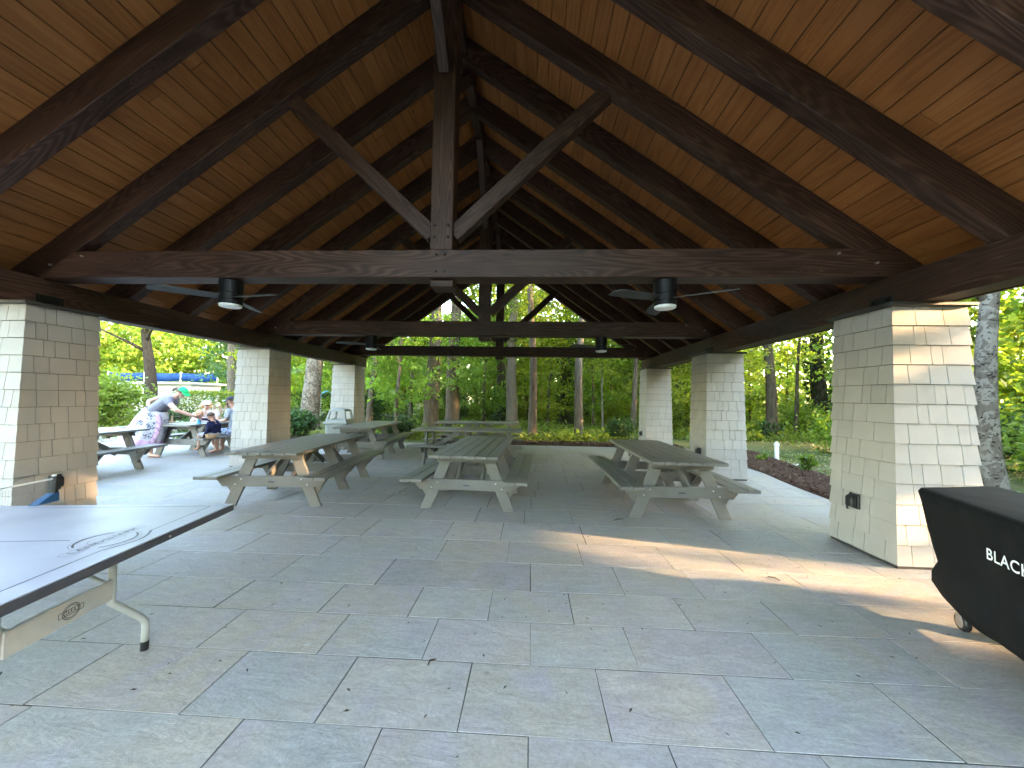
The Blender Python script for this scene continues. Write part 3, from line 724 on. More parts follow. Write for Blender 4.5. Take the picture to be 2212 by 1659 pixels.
# legs: bent white tubes, flat stretcher board with printed badge, brace rods
def bent(yy, s):
    return [(0.30, yy, PT - 0.045), (0.30, yy, 0.42), (0.30, yy, 0.375), (0.293, yy - s * 0.03, 0.345), (0.285, yy - s * 0.17, 0.20), (0.283, yy - s * 0.195, 0.165), (0.283, yy - s * 0.20, 0.13), (0.283, yy - s * 0.20, 0.035)]
for x0 in (0.0, 1.82):
    for yy, s in ((0.48, 1), (0.97, -1)):
        m = MB(); m.tube([(x + x0, y, z) for x, y, z in bent(yy, s)], 0.0175, 12); lg = m.build('leg', M['white_steel'], pp, local=I4, smooth=True)
        e = bent(yy, s)[-1]; m = MB(); m.lathe([(0.020, 0.0), (0.020, 0.05)], 12, (e[0] + x0, e[1], 0.0)); m.build('foot_cap', M['black'], lg, local=I4)
    m = MB(); m.box((0.279 + x0, 0.495, 0.40), (0.297 + x0, 0.955, 0.51)); st = m.build('stretcher', M['white_steel'], pp, local=I4, bevel=0.003)
    if x0 == 0.0:
        m = MB()
        for a in (0.034, 0.028): 
            pts = [(a * 1.15 * math.cos(t * math.pi / 12), a * math.sin(t * math.pi / 12)) for t in range(25)]; strip(m, pts, 0.0035, 0)
        strip(m, [(-0.055, -0.012), (-0.055, 0.012), (0.055, 0.012), (0.055, -0.012), (-0.055, -0.012)], 0.003, 0.0004)
        bm_ = Matrix.Translation((0.2783, 0.70, 0.455)) @ Matrix(((0, 0, -1, 0), (1, 0, 0, 0), (0, 1, 0, 0), (0, 0, 0, 1))) 
        b_o = m.build('badge_print', M['pp_edge'], st, local=bm_)
        text_mesh('LAND', 0.026, M['ink'], 'badge_lettering', st, bm_ @ Matrix.Translation((0, 0, 0.0008)) @ Matrix.Rotation(math.pi, 4, 'Y') @ Matrix.Translation((0, 0, 0.0004)) @ Matrix.Rotation(math.pi, 4, 'Y'))
    for yy in (0.52, 0.93):
        m = MB(); m.tube([(0.30 + x0, yy, 0.50), (0.75 + (x0 if x0 == 0 else 0.95), yy, PT - 0.05)], 0.009, 8); m.build('brace_rod', M['white_steel'], pp, local=I4)
# net with clamp
net = thing('table_tennis_net', (0, 0, 0), 'low table tennis net with blue and black clamp at its post', 'net'); net.matrix_basis = pw @ Matrix.Translation((1.20, 0, PT)); WM[net] = net.matrix_basis.copy()
m = MB(); m.tube([(0, -0.10, 0.150), (0, 1.50, 0.150)], 0.006, 8); m.build('top_tape', M['white_tape'], net, local=I4)
m = MB()
for k in range(12): m.tube([(0, -0.10, 0.012 + k * 0.0115), (0, 1.50, 0.012 + k * 0.0115)], 0.0005, 4, False)
for k in range(107): m.tube([(0, -0.10 + k * 0.015, 0.008), (0, -0.10 + k * 0.015, 0.146)], 0.0005, 4, False)
tag(m.build('mesh_net', M['inkgrey'], net, local=I4), kind='stuff')
for yy, s in ((-0.10, -1), (1.50, 1)):
    m = MB(); m.hexa([(-0.022, yy - 0.016, 0.05), (0.022, yy - 0.016, 0.05), (0.022, yy + 0.016, 0.05), (-0.022, yy + 0.016, 0.05), (-0.022, yy - 0.010, 0.165), (0.022, yy - 0.010, 0.165), (0.022, yy + 0.010, 0.165), (-0.022, yy + 0.010, 0.165)])
    m.build('net_post', M['black'], net, local=I4, bevel=0.005)
    m = MB(); y0, y1 = (yy - 0.015, yy + 0.12) if s < 0 else (yy - 0.12, yy + 0.015)
    m.hexa([(-0.03, y0, 0.001), (0.03, y0, 0.001), (0.03, y1, 0.001), (-0.03, y1, 0.001), (-0.024, yy - 0.018, 0.058), (0.024, yy - 0.018, 0.058), (0.024, yy + 0.018, 0.058), (-0.024, yy + 0.018, 0.058)])
    m.build('clamp', M['blue_plastic'], net, local=I4, bevel=0.004)
    m = MB(); m.tube([(0, yy, 0.168), (0, yy, 0.176)], 0.011, 10); m.build('screw_cap', M['white_lens'], net, local=I4)

# ------------------------------------------------------------------ covered griddle (right edge)
gw = Matrix.Translation((2.86, 2.93, 0)) @ Matrix.Rotation(R(-20), 4, 'Z')      # local -y = towards the camera, +x = away from the pavilion centre
gr = thing('covered_griddle', (0, 0, 0), 'outdoor griddle under a black cloth cover with white lettering, on castors', 'griddle'); gr.matrix_basis = gw; WM[gr] = gw
def gring(z, x0, x1, y0, y1, r, wob):
    p = []
    n = 10
    for (cx, cy, a0) in ((x1 - r, y1 - r, 0), (x0 + r, y1 - r, 90), (x0 + r, y0 + r, 180), (x1 - r, y0 + r, 270)):
        for k in range(n + 1):
            a = R(a0 + 90 * k / n); p.append([cx + r * math.cos(a), cy + r * math.sin(a), z])
    out = []
    q = []
    for i in range(len(p)):                          # refine long edges so the cloth can fold
        a = p[i]; b = p[(i + 1) % len(p)]; k = (1 if i % (n + 1) != n else (12, 30, 12, 30)[i // (n + 1)])
        for j in range(k): q.append([a[t] + (b[t] - a[t]) * j / k for t in range(3)])
    for i, a in enumerate(q):
        s_ = wob * (math.sin(a[1] * 9 + 1.0) * 0.6 + math.sin(a[1] * 23 + z * 6 + 2) * 0.4)
        k_ = min(max((y1 - a[1]) / 0.25, 0), 1)
        out.append((a[0] + (s_ * k_ if a[0] < (x0 + x1) / 2 else -s_ * k_), a[1] + (a[0] - x0) / 0.62 * 0.36 * min(max((a[1] + 0.55) / 0.5, 0), 1), z + (wob * 0.6 * math.sin(a[1] * 14) * k_ if z < 0.2 else 0)))
    return out
rings = [gring(0.145, 0.040, 0.60, -1.56, -0.33, 0.05, 0.022), gring(0.20, 0.03, 0.61, -1.58, -0.17, 0.05, 0.020), gring(0.26, 0.02, 0.61, -1.58, -0.08, 0.05, 0.017),
         gring(0.33, 0.02, 0.61, -1.58, -0.085, 0.05, 0.015), gring(0.42, 0.02, 0.61, -1.59, -0.155, 0.05, 0.014), gring(0.52, 0.015, 0.615, -1.60, -0.11, 0.05, 0.012), gring(0.66, 0.01, 0.615, -1.50, -0.06, 0.05, 0.009),
         gring(0.80, 0.005, 0.62, -1.64, -0.02, 0.05, 0.004), gring(0.865, 0.0, 0.62, -1.65, 0.0, 0.045, 0.002), gring(0.888, 0.012, 0.608, -1.638, -0.012, 0.035, 0.0), gring(0.893, 0.05, 0.57, -1.60, -0.05, 0.03, 0.0)]
m = MB(); m.loft(rings); m.build('cloth_cover', M['cover'], gr, local=I4, smooth=True)
text_mesh('BLACKSTONE', 0.088, plain('white_print', (0.78, 0.78, 0.80), 0.6, 0.3, var=0.02), 'cover_lettering', gr, Matrix.Translation((-0.012, -0.97, 0.655)) @ Matrix(((0, 0, -1, 0), (-1, 0, 0, 0), (0, 1, 0, 0), (0, 0, 0, 1))), 0.0008)
for (x, y) in ((0.12, -0.215), (0.52, -0.215), (0.12, -1.45), (0.52, -1.45)):
    c = MB(); c.tube([(x, y, 0.145), (x, y, 0.105)], 0.016, 10); cs = c.build('castor', M['steel'], gr, local=I4)
    c = MB(); c.hexa([(x - 0.022, y - 0.03, 0.055), (x + 0.022, y - 0.03, 0.055), (x + 0.022, y + 0.012, 0.055), (x - 0.022, y + 0.012, 0.055), (x - 0.024, y - 0.03, 0.108), (x + 0.024, y - 0.03, 0.108), (x + 0.024, y + 0.03, 0.108), (x - 0.024, y + 0.03, 0.108)]); c.build('fork', M['steel'], cs, local=I4, bevel=0.003)
    ay = Matrix.Translation((x, y - 0.008, 0.058)) @ Matrix.Rotation(math.pi / 2, 4, 'Y')
    c = MB(); c.lathe([(0.038, -0.018), (0.053, -0.017), (0.058, -0.009), (0.058, 0.009), (0.053, 0.017), (0.038, 0.018)], 24); c.build('tyre', M['black'], cs, local=ay, smooth=False)
    c = MB(); c.lathe([(0.008, -0.024), (0.024, -0.021), (0.0378, -0.019), (0.0378, 0.019), (0.024, 0.021), (0.008, 0.024)], 20); c.build('wheel_hub', M['steel'], cs, local=ay)
for (x, y) in ((0.13, -0.24), (0.52, -0.24), (0.13, -1.45), (0.52, -1.45)):
    c = MB(); c.box((x - 0.018, y - 0.018, 0.146), (x + 0.018, y + 0.018, 0.30)); c.build('leg', M['black'], gr, local=I4)

# ------------------------------------------------------------------ rubbish bin
bn = thing('rubbish_bin', (-5.40, 10.32, 0), 'square pale grey rubbish bin with domed open-sided lid', 'bin', rz=R(4))
bs = 0.29
m = MB(); m.hexa([(-bs + .03, -bs + .03, 0), (bs - .03, -bs + .03, 0), (bs - .03, bs - .03, 0), (-bs + .03, bs - .03, 0), (-bs, -bs, 0.70), (bs, -bs, 0.70), (bs, bs, 0.70), (-bs, bs, 0.70)])
m.build('body', M['bin'], bn, local=I4, bevel=0.02)
for f in range(4):
    rot = Matrix.Rotation(f * math.pi / 2, 4, 'Z')
    for k in range(6):
        x = -0.20 + k * 0.08
        m = MB(); m.hexa([(x * 0.9 - 0.026, -bs + 0.022, 0.06), (x * 0.9 + 0.026, -bs + 0.022, 0.06), (x * 0.9 + 0.026, -bs + 0.06, 0.06), (x * 0.9 - 0.026, -bs + 0.06, 0.06),
                          (x - 0.028, -bs - 0.008, 0.66), (x + 0.028, -bs - 0.008, 0.66), (x + 0.028, -bs + 0.03, 0.66), (x - 0.028, -bs + 0.03, 0.66)])
        m.build('panel', M['bin'], bn, local=rot, bevel=0.004)
m = MB(); q = bs + 0.035; m.box((-q, -q, 0.702), (q, q, 0.765)); m.build('lid_rim', M['bin'], bn, local=I4, bevel=0.015)
l0, l1 = bs - 0.005, bs - 0.07
hood = MB()
for f in range(4):                                   # four corner posts
    rot = Matrix.Rotation(f * math.pi / 2, 4, 'Z')
    p = [(-l0, -l0, 0.766), (-l0 + .06, -l0, 0.766), (-l0 + .06, -l0 + .06, 0.766), (-l0, -l0 + .06, 0.766), (-l1, -l1, 1.06), (-l1 + .05, -l1, 1.06), (-l1 + .05, -l1 + .05, 1.06), (-l1, -l1 + .05, 1.06)]
    mm = MB(); mm.hexa([tuple(rot @ Vector(v)) for v in p]); mm.build('hood_post', M['bin'], bn, local=I4, bevel=0.006)
    for (za, zb) in ((0.766, 0.83),):
        fa = l0 - 0.004; p = [(-fa + .05, -fa, za), (fa - .05, -fa, za), (fa - .05, -fa + .02, za), (-fa + .05, -fa + .02, za), (-fa + .065, -fa + .014, zb), (fa - .065, -fa + .014, zb), (fa - .065, -fa + .034, zb), (-fa + .065, -fa + .034, zb)]
        mm = MB(); mm.hexa([tuple(rot @ Vector(v)) for v in p]); mm.build('hood_sill', M['bin'], bn, local=I4)
rg = [[(sx * r, sy * r, z) for sx, sy in ((-1, -1), (1, -1), (1, 1), (-1, 1))] for r, z in ((l1 + 0.006, 1.045), (l1 + 0.002, 1.085), (l1 - 0.03, 1.105), (0.05, 1.145))]
m = MB(); m.loft(rg); m.build('hood_roof', M['bin'], bn, local=I4, bevel=0.006)

# ------------------------------------------------------------------ white resin garden chairs
def adirondack(loc, rz, label):
    t = thing('garden_chair', loc, label, 'chair', 'white garden chairs', rz); g = M['adir']
    # faces -Y ; back at +Y
    for k in range(5):
        timber('seat_slat', (-0.27, -0.28 + k * 0.12, 0.37 - k * 0.028), (0.27, -0.28 + k * 0.12, 0.37 - k * 0.028), 0.105, 0.02, g, t, local=True)
    for k in range(5):
        x = -0.24 + k * 0.12; h = 0.80 - 0.05 * abs(k - 2) ** 1.6
        a = Vector((x * 0.85, 0.26, 0.24)); b = Vector((x * 1.15, 0.26 + h * 0.42, 0.24 + h * 0.91))
        timber('back_slat', a, b, 0.018, 0.105, g, t, up=(1, 0, 0), bevel=0.006, local=True)
    for sx in (-1, 1):
        timber('arm', (sx * 0.34, -0.36, 0.56), (sx * 0.34, 0.42, 0.54), 0.13, 0.025, g, t, local=True)
        timber('front_leg', (sx * 0.30, -0.30, 0.0), (sx * 0.30, -0.30, 0.55), 0.10, 0.03, g, t, up=(1, 0, 0), local=True)
        timber('side_rail', (sx * 0.285, -0.33, 0.33), (sx * 0.285, 0.62, 0.05), 0.03, 0.11, g, t, local=True)
    timber('back_rail', (-0.33, 0.43, 0.52), (0.33, 0.43, 0.52), 0.03, 0.07, g, t, local=True)
    return t
adirondack((-10.75, 9.2, 0), R(139), 'white garden chair beside the shrub, leftmost behind the near column')
adirondack((-11.6, 12.35, -0.03), R(20), 'white garden chair behind the seated woman in the pale cap')

# small things on the people's table and bench
def cup(name, loc, r0, r1, h, mat, label, cat):
    m = MB(); m.lathe([(r0, 0), (r1, h), (r1 - 0.004, h), (r0 - 0.004, 0.006)], 20); return tag(m.build(name, mat, world=Matrix.Translation(loc), smooth=False), label, cat)
cup('cup', (-7.99, 8.60, TZ + 0.001), 0.038, 0.045, 0.10, plain('blue_cup', (0.10, 0.40, 0.62), 0.4, 0.5, var=0.03), 'small bright blue cup on the outdoor picnic table', 'cup')
cup('cup', (-8.25, 8.85, TZ + 0.001), 0.030, 0.040, 0.14, plain('clear_cup', (0.75, 0.62, 0.58), 0.3, 0.5, var=0.05), 'tall pale cup on the outdoor table by the bending woman\'s hand', 'cup')
m = MB(); m.lathe([(0.11, 0), (0.125, 0.006), (0.13, 0.014), (0.12, 0.010), (0.02, 0.006)], 24)
tag(m.build('plate', M['adir'], world=Matrix.Translation((-8.5, 8.36, TZ + 0.001))), 'white paper plate at the near end of the outdoor table', 'plate')
bk = thing('basket', (-7.42, 8.33, 0.451), 'small tan wicker basket on the bench beside the boy', 'basket')
bmt = plain('wicker', (0.36, 0.22, 0.12), 0.8, 0.2, var=0.25, nscale=60, bmp=0.8)
m = MB(); m.lathe([(0.075, 0), (0.105, 0.05), (0.115, 0.09), (0.105, 0.088), (0.095, 0.05), (0.07, 0.008)], 22); m.build('bowl', bmt, bk, local=I4)
m = MB(); m.tube([(0.112 * math.cos(t * math.pi / 12), 0.112 * math.sin(t * math.pi / 12), 0.09) for t in range(25)], 0.009, 6); m.build('rim', bmt, bk, local=I4)
# ------------------------------------------------------------------ people
def skin_mat(name, c):
    m, nt, b = new_mat(name); v = mapped(nt, rand=False); f = noise(nt, v, 9.0, 5)
    nt.links.new(ramp(nt, f, [(0.3, tuple(x * 0.9 for x in c)), (0.7, tuple(min(1, x * 1.08) for x in c))]), b.inputs['Base Color'])
    b.inputs['Roughness'].default_value = 0.5; b.inputs['Subsurface Weight'].default_value = 0.0; return m
M['skin'] = skin_mat('skin_fair', (0.42, 0.24, 0.175)); M['skin2'] = skin_mat('skin_fair_warm', (0.38, 0.21, 0.15))
def cloth(name, c, var=0.06): return plain(name, c, 0.85, 0.15, var=var, nscale=8, bmp=0.15)
M['hair_b'] = plain('brown_hair', (0.055, 0.028, 0.016), 0.5, 0.4, var=0.2, nscale=40); M['hair_l'] = plain('blond_hair', (0.42, 0.25, 0.12), 0.5, 0.4, var=0.15, nscale=40)
M['eye'] = plain('dark_eye', (0.02, 0.015, 0.012), 0.2, 0.5); M['mouth'] = plain('lips', (0.36, 0.12, 0.11), 0.45, 0.4); M['teeth'] = plain('teeth', (0.80, 0.78, 0.72), 0.3, 0.5)
V = Vector
def capsule(mb, p0, r0, p1, r1, n=12):
    p0, p1 = V(p0), V(p1); t = (p1 - p0); L = t.length; t = t / L if L > 1e-6 else V((0, 0, 1))
    x = t.cross(V((0, 0, 1)) if abs(t.z) < 0.9 else V((1, 0, 0))).normalized(); y = t.cross(x)
    rings = []
    for k in range(5):
        a = -math.pi / 2 + k * math.pi / 8; c = p0 + t * (r0 * math.sin(a)); r = max(r0 * math.cos(a), r0 * 0.05)
        rings.append([c + x * (r * math.cos(2 * math.pi * j / n)) + y * (r * math.sin(2 * math.pi * j / n)) for j in range(n)])
    for k in range(5):
        a = k * math.pi / 8; c = p1 + t * (r1 * math.sin(a)); r = max(r1 * math.cos(a), r1 * 0.05)
        rings.append([c + x * (r * math.cos(2 * math.pi * j / n)) + y * (r * math.sin(2 * math.pi * j / n)) for j in range(n)])
    mb.loft(rings)
def chain(mb, pts):
    for (a, ra), (b, rb) in zip(pts[:-1], pts[1:]): capsule(mb, a, ra, b, rb)
def fused(name, mb, mat, base, voxel=0.011, parent=None, smooth_it=4):
    me = mb.mesh(mat, name=name)
    me.transform(Matrix.Translation(-V(base)))
    o = bpy.data.objects.new(name + '_tmp', me); col.objects.link(o)
    r = o.modifiers.new('r', 'REMESH'); r.mode = 'VOXEL'; r.voxel_size = voxel; r.use_smooth_shade = True
    s_ = o.modifiers.new('s', 'SMOOTH'); s_.factor = 0.5; s_.iterations = smooth_it
    dg = bpy.context.evaluated_depsgraph_get(); me2 = bpy.data.meshes.new_from_object(o.evaluated_get(dg))
    bpy.data.objects.remove(o); bpy.data.meshes.remove(me)
    if not me2.materials: me2.materials.append(mat)
    me2.polygons.foreach_set('use_smooth', [True] * len(me2.polygons))
    if parent is None: return link(name, me2, world=Matrix.Translation(base))
    return link(name, me2, parent, local=Matrix())
def hand(mb, wrist, dirv, side, k=1.0, curl=0.5):
    """palm, four fingers and thumb; side = unit vector across the palm towards the thumb"""
    w = V(wrist); d = V(dirv).normalized(); s = (V(side) - d * V(side).dot(d)).normalized(); n = d.cross(s)
    for o_ in (-0.026, 0.0, 0.026): capsule(mb, w + s * o_ * 0.7 * k, 0.016 * k, w + (d * 0.085 + s * o_) * k, 0.014 * k, 8)
    for o_, L in ((0.034, 0.066), (0.011, 0.076), (-0.012, 0.070), (-0.034, 0.055)):
        a = w + (d * 0.088 + s * o_) * k; b = a + (d * L * 0.55 - n * L * 0.15 * curl + s * o_ * 0.12) * k; c = b + (d * L * 0.4 - n * L * 0.4 * curl) * k
        capsule(mb, a, 0.0098 * k, b, 0.009 * k, 8); capsule(mb, b, 0.009 * k, c, 0.0078 * k, 8)
    a = w + (d * 0.03 + s * 0.03) * k; b = a + (d * 0.035 + s * 0.035) * k; c = b + (d * 0.035 + s * 0.006 - n * 0.01) * k
    capsule(mb, a, 0.013 * k, b, 0.011 * k, 8); capsule(mb, b, 0.011 * k, c, 0.009 * k, 8)
def head(mb, c, fwd, up, k=1.0):
    c = V(c); f = V(fwd).normalized(); u = (V(up) - f * V(up).dot(f)).normalized(); s = f.cross(u)
    capsule(mb, c + u * 0.035 * k - f * 0.025 * k, 0.088 * k, c + u * 0.035 * k + f * 0.012 * k, 0.082 * k)
    capsule(mb, c + f * 0.012 * k + u * 0.0, 0.074 * k, c - u * 0.068 * k + f * 0.034 * k, 0.046 * k)
    capsule(mb, c + f * 0.085 * k + u * 0.012 * k, 0.009 * k, c + f * 0.106 * k - u * 0.026 * k, 0.0135 * k)
    for q in (-1, 1):
        capsule(mb, c + s * q * 0.084 * k - f * 0.008 * k + u * 0.012 * k, 0.014 * k, c + s * q * 0.088 * k - f * 0.014 * k - u * 0.02 * k, 0.010 * k)
        capsule(mb, c + s * q * 0.030 * k + f * 0.078 * k + u * 0.028 * k, 0.010 * k, c + s * q * 0.045 * k + f * 0.066 * k + u * 0.026 * k, 0.010 * k)
    return f, u, s
def frame(c, f, u, s, base):
    c = V(c) - V(base)
    return Matrix(((s.x, f.x, u.x, c.x), (s.y, f.y, u.y, c.y), (s.z, f.z, u.z, c.z), (0, 0, 0, 1)))   # local x = side, y = forward, z = up
def face(body, base, c, f, u, s, k=1.0, smile=False):
    fm = frame(c, f, u, s, base)
    for q in (-1, 1):
        m = MB(); m.sphere((q * 0.032 * k, 0.082 * k, 0.010 * k), (0.012 * k, 0.008 * k, 0.007 * k), 10, 6); m.build('eye', M['eye'], body, local=fm, smooth=True)
        m = MB(); m.tube([(q * 0.018 * k, 0.093 * k, 0.028 * k), (q * 0.034 * k, 0.090 * k, 0.033 * k), (q * 0.050 * k, 0.078 * k, 0.028 * k)], 0.0035 * k, 6); m.build('eyebrow', M['hair_b'], body, local=fm)
    m = MB(); m.tube([(-0.027 * k, 0.080 * k, -0.046 * k if smile else -0.052 * k), (0, 0.092 * k, -0.056 * k), (0.027 * k, 0.080 * k, -0.046 * k if smile else -0.052 * k)], 0.0065 * k, 8); mo = m.build('mouth', M['mouth'], body, local=fm)
    if smile:
        m = MB(); m.tube([(-0.021 * k, 0.086 * k, -0.047 * k), (0, 0.0965 * k, -0.053 * k), (0.021 * k, 0.086 * k, -0.047 * k)], 0.0048 * k, 8); m.build('teeth', M['teeth'], mo, local=Matrix())
def dome(mb, rx, ry, rz, z0, cut, n=20, mrows=8, yo=0.0):
    rings = []
    for i in range(mrows + 1):
        t = cut + (math.pi / 2 - cut) * i / mrows; q = max(math.cos(t), 0.03)
        rings.append([(rx * q * math.cos(2 * math.pi * j / n), yo + ry * q * math.sin(2 * math.pi * j / n), z0 + rz * math.sin(t)) for j in range(n)])
    mb.loft(rings)
def cap(body, base, c, f, u, s, mat, bmat, k=1.0):
    fm = frame(c, f, u, s, base)
    m = MB(); dome(m, 0.099 * k, 0.112 * k, 0.098 * k, 0.038 * k, 0.12, yo=-0.008 * k); cp = m.build('cap', mat, body, local=fm, smooth=True)
    m = MB(); top = []; bot = []
    n = 12; rows_ = []
    for j in range(n + 1):
        a = math.pi * (0.14 + 0.72 * j / n); ix, iy = 0.097 * k * math.cos(a), 0.100 * k * math.sin(a)
        ox, oy = 0.098 * k * math.cos(a), 0.100 * k + 0.085 * k * math.sin(a)
        rows_.append(((ix, iy, 0.052 * k), (ox, oy, 0.036 * k - 0.02 * k * abs(math.cos(a)))))
    v = []
    for a, b in rows_: v += [a, b, (a[0], a[1], a[2] - 0.004), (b[0], b[1], b[2] - 0.004)]
    fc = []
    for j in range(n):
        p = 4 * j; q = p + 4; fc += [(p, q, q + 1, p + 1), (p + 2, p + 3, q + 3, q + 2), (p + 1, q + 1, q + 3, p + 3), (p, p + 2, q + 2, q)]
    fc += [(0, 1, 3, 2), (4 * n, 4 * n + 2, 4 * n + 3, 4 * n + 1)]
    m.add(v, fc); m.build('brim', bmat, cp, local=Matrix(), smooth=True)
    return cp
def hair(body, base, c, f, u, s, mat, k=1.0, full=False, cut=-0.35):
    fm = frame(c, f, u, s, base); m = MB()
    dome(m, 0.094 * k, 0.098 * k, 0.094 * k, 0.038 * k, cut, yo=-0.026 * k)
    if full:
        for q in (-1, 1): m.tube([(q * 0.083 * k, -0.01 * k, 0.06 * k), (q * 0.095 * k, -0.005 * k, -0.03 * k), (q * 0.085 * k, 0.0, -0.10 * k)], [0.03 * k, 0.032 * k, 0.018 * k], 8)
        m.tube([(0, -0.085 * k, 0.05 * k), (0, -0.105 * k, -0.04 * k), (0, -0.085 * k, -0.12 * k)], [0.06 * k, 0.06 * k, 0.035 * k], 10)
    return m.build('hair', mat, body, local=fm, smooth=True)

# --- woman bending over the table
base = V((-8.74, 8.22, 0))
mb = MB()
hipc, wst, chs, nk, hd = V((-8.78, 8.25, 1.00)), V((-8.64, 8.25, 1.15)), V((-8.42, 8.27, 1.31)), V((-8.30, 8.28, 1.41)), V((-8.215, 8.30, 1.475))
chain(mb, [(hipc + V((0, .07, 0)), .135), (wst + V((0, .04, 0)), .125), (chs + V((0, .05, 0)), .125)]); chain(mb, [(hipc - V((0, .07, 0)), .135), (wst - V((0, .04, 0)), .125), (chs - V((0, .05, 0)), .125)])
chain(mb, [(chs, .10), (nk, .058), (hd, .055)])
shN, shF = V((-8.32, 8.09, 1.325)), V((-8.46, 8.46, 1.42))
chain(mb, [(chs, .09), (shN, .066), (V((-8.04, 8.06, 1.10)), .047), (V((-7.80, 8.28, 0.955)), .032)])
chain(mb, [(chs, .09), (shF, .066), (V((-8.86, 8.50, 1.40)), .050), (V((-9.12, 8.44, 1.29)), .042), (V((-9.05, 8.36, 1.17)), .033)])
hand(mb, (-7.80, 8.28, 0.955), (0.25, 0.75, -0.22), (0.4, -0.2, 0.9), 1.0, 0.5)
hand(mb, (-9.05, 8.36, 1.17), (0.5, -0.3, -0.6), (0.3, 0.8, 0.2), 1.0, 0.8)
chain(mb, [(hipc - V((0, .085, 0)), .115), (V((-8.75, 8.18, 0.56)), .066), (V((-8.75, 8.19, 0.36)), .058), (V((-8.745, 8.20, 0.10)), .036)])
chain(mb, [(hipc + V((-.02, .085, 0)), .115), (V((-9.12, 8.34, 0.66)), .068), (V((-9.30, 8.36, 0.45)), .058), (V((-9.50, 8.36, 0.19)), .036)])
chain(mb, [(V((-8.77, 8.20, 0.055)), .036), (V((-8.64, 8.19, 0.045)), .034), (V((-8.53, 8.185, 0.032)), .020)])
chain(mb, [(V((-9.52, 8.36, 0.17)), .034), (V((-9.45, 8.36, 0.075)), .034), (V((-9.37, 8.36, 0.035)), .021)])
f, u, s = head(mb, hd + V((0.045, 0.01, 0.03)), (0.80, 0.12, -0.55), (0.5, 0.0, 0.85))
w1 = fused('person', mb, M['skin'], base)
tag(w1, 'woman in a green cap, grey top and long flowered skirt bending over the outdoor table', 'person')
hc = hd + V((0.045, 0.01, 0.03))
face(w1, base, hc, f, u, s); hair(w1, base, hc, f, u, s, M['hair_b'])
m = MB(); m.tube([(0, -0.09, 0.03), (0, -0.14, 0.02), (0, -0.19, -0.03), (0, -0.20, -0.09)], [0.03, 0.034, 0.028, 0.012], 10); m.build('ponytail', M['hair_b'], w1, local=frame(hc, f, u, s, base), smooth=True)
gcap = cloth('green_cap_cloth', (0.02, 0.36, 0.13)); cap(w1, base, hc, f, u, s, gcap, gcap)
mb = MB()
for q in (-1, 1): chain(mb, [(V((-8.70, 8.25 + q * .055, 1.09)), .145), (wst + V((0, q * .05, 0)), .137), (chs + V((-0.01, q * .06, -.005)), .140), (chs + V((0.05, q * .05, .035)), .098)])
chain(mb, [(chs, .105), (shN, .078), (shN + (V((-8.04, 8.06, 1.10)) - shN) * 0.30, .072)]); chain(mb, [(chs, .105), (shF, .078), (shF + V((-0.12, 0.01, -0.006)), .070)])
fused('shirt', mb, cloth('grey_shirt', (0.16, 0.16, 0.20)), base, 0.012, w1, 6)
def skirt_mat():
    m, nt, b = new_mat('flowered_skirt'); v = mapped(nt, rand=False)
    vo = N(nt, 'ShaderNodeTexVoronoi', inp={'Scale': 4.2, 'Randomness': 0.6}); nt.links.new(v, vo.inputs['Vector'])
    petals = noise(nt, v, 30, 3, 0.6)
    blot = ramp(nt, vo.outputs['Distance'], [(0.36, (1, 1, 1)), (0.42, (0, 0, 0))]); pet = ramp(nt, petals, [(0.46, (0, 0, 0)), (0.52, (1, 1, 1))])
    k = mix(nt, 1.0, blot, pet, 'MULTIPLY')
    c = mix(nt, k, (0.37, 0.36, 0.395), (0.055, 0.065, 0.095)); nt.links.new(c, b.inputs['Base Color']); b.inputs['Roughness'].default_value = 0.8; return m
def skirt_ring(L, Rr, dep, amp, yc=8.24, n=56):
    out = []
    cx, cz = (L[0] + Rr[0]) / 2, (L[1] + Rr[1]) / 2; ax, az = (Rr[0] - L[0]) / 2, (Rr[1] - L[1]) / 2
    for j in range(n):
        a = 2 * math.pi * j / n; w = 1 + amp * math.sin(a * 11 + 0.6) + amp * 0.6 * math.sin(a * 5 + 2)
        out.append((cx + ax * math.cos(a) * w - base.x, yc - dep * math.sin(a) * w - base.y, cz + az * math.cos(a) * w))
    return out
rg = [skirt_ring((-8.92, 1.18), (-8.50, 1.04), .165, 0), skirt_ring((-9.02, 1.08), (-8.47, .96), .20, .01), skirt_ring((-9.12, .96), (-8.46, .84), .225, .02), skirt_ring((-9.24, .78), (-8.48, .68), .24, .03), skirt_ring((-9.34, .64), (-8.53, .52), .25, .04), skirt_ring((-9.41, .52), (-8.58, .38), .255, .05)]
m = MB(); m.loft(rg, cap=False); sk = m.build('skirt', skirt_mat(), w1, local=Matrix(), smooth=True)
pink = cloth('pink_ruffle', (0.44, 0.29, 0.40))
m = MB(); m.loft([rg[-1], skirt_ring((-9.46, .44), (-8.61, .30), .27, .07), skirt_ring((-9.48, .38), (-8.64, .21), .275, .09)], cap=False); m.build('ruffle', pink, sk, local=Matrix(), smooth=True)
m = MB()                                            # side frill down the front edge
pts = [(-8.49, 1.0), (-8.45, .84), (-8.46, .68), (-8.51, .52), (-8.57, .38), (-8.62, .26)]
v = []
for i, (x, z) in enumerate([(a[0] + (b[0] - a[0]) * t, a[1] + (b[1] - a[1]) * t) for a, b in zip(pts[:-1], pts[1:]) for t in (0, .25, .5, .75)]):
    w_ = 0.015 * math.sin(i * 2.1); v += [(x - base.x - 0.045, 8.045 - base.y + w_, z), (x - base.x + 0.015, 8.10 - base.y - w_, z), (x - base.x + 0.02, 8.115 - base.y - w_, z - 0.005), (x - base.x - 0.040, 8.055 - base.y + w_, z - 0.005)]
fc = []
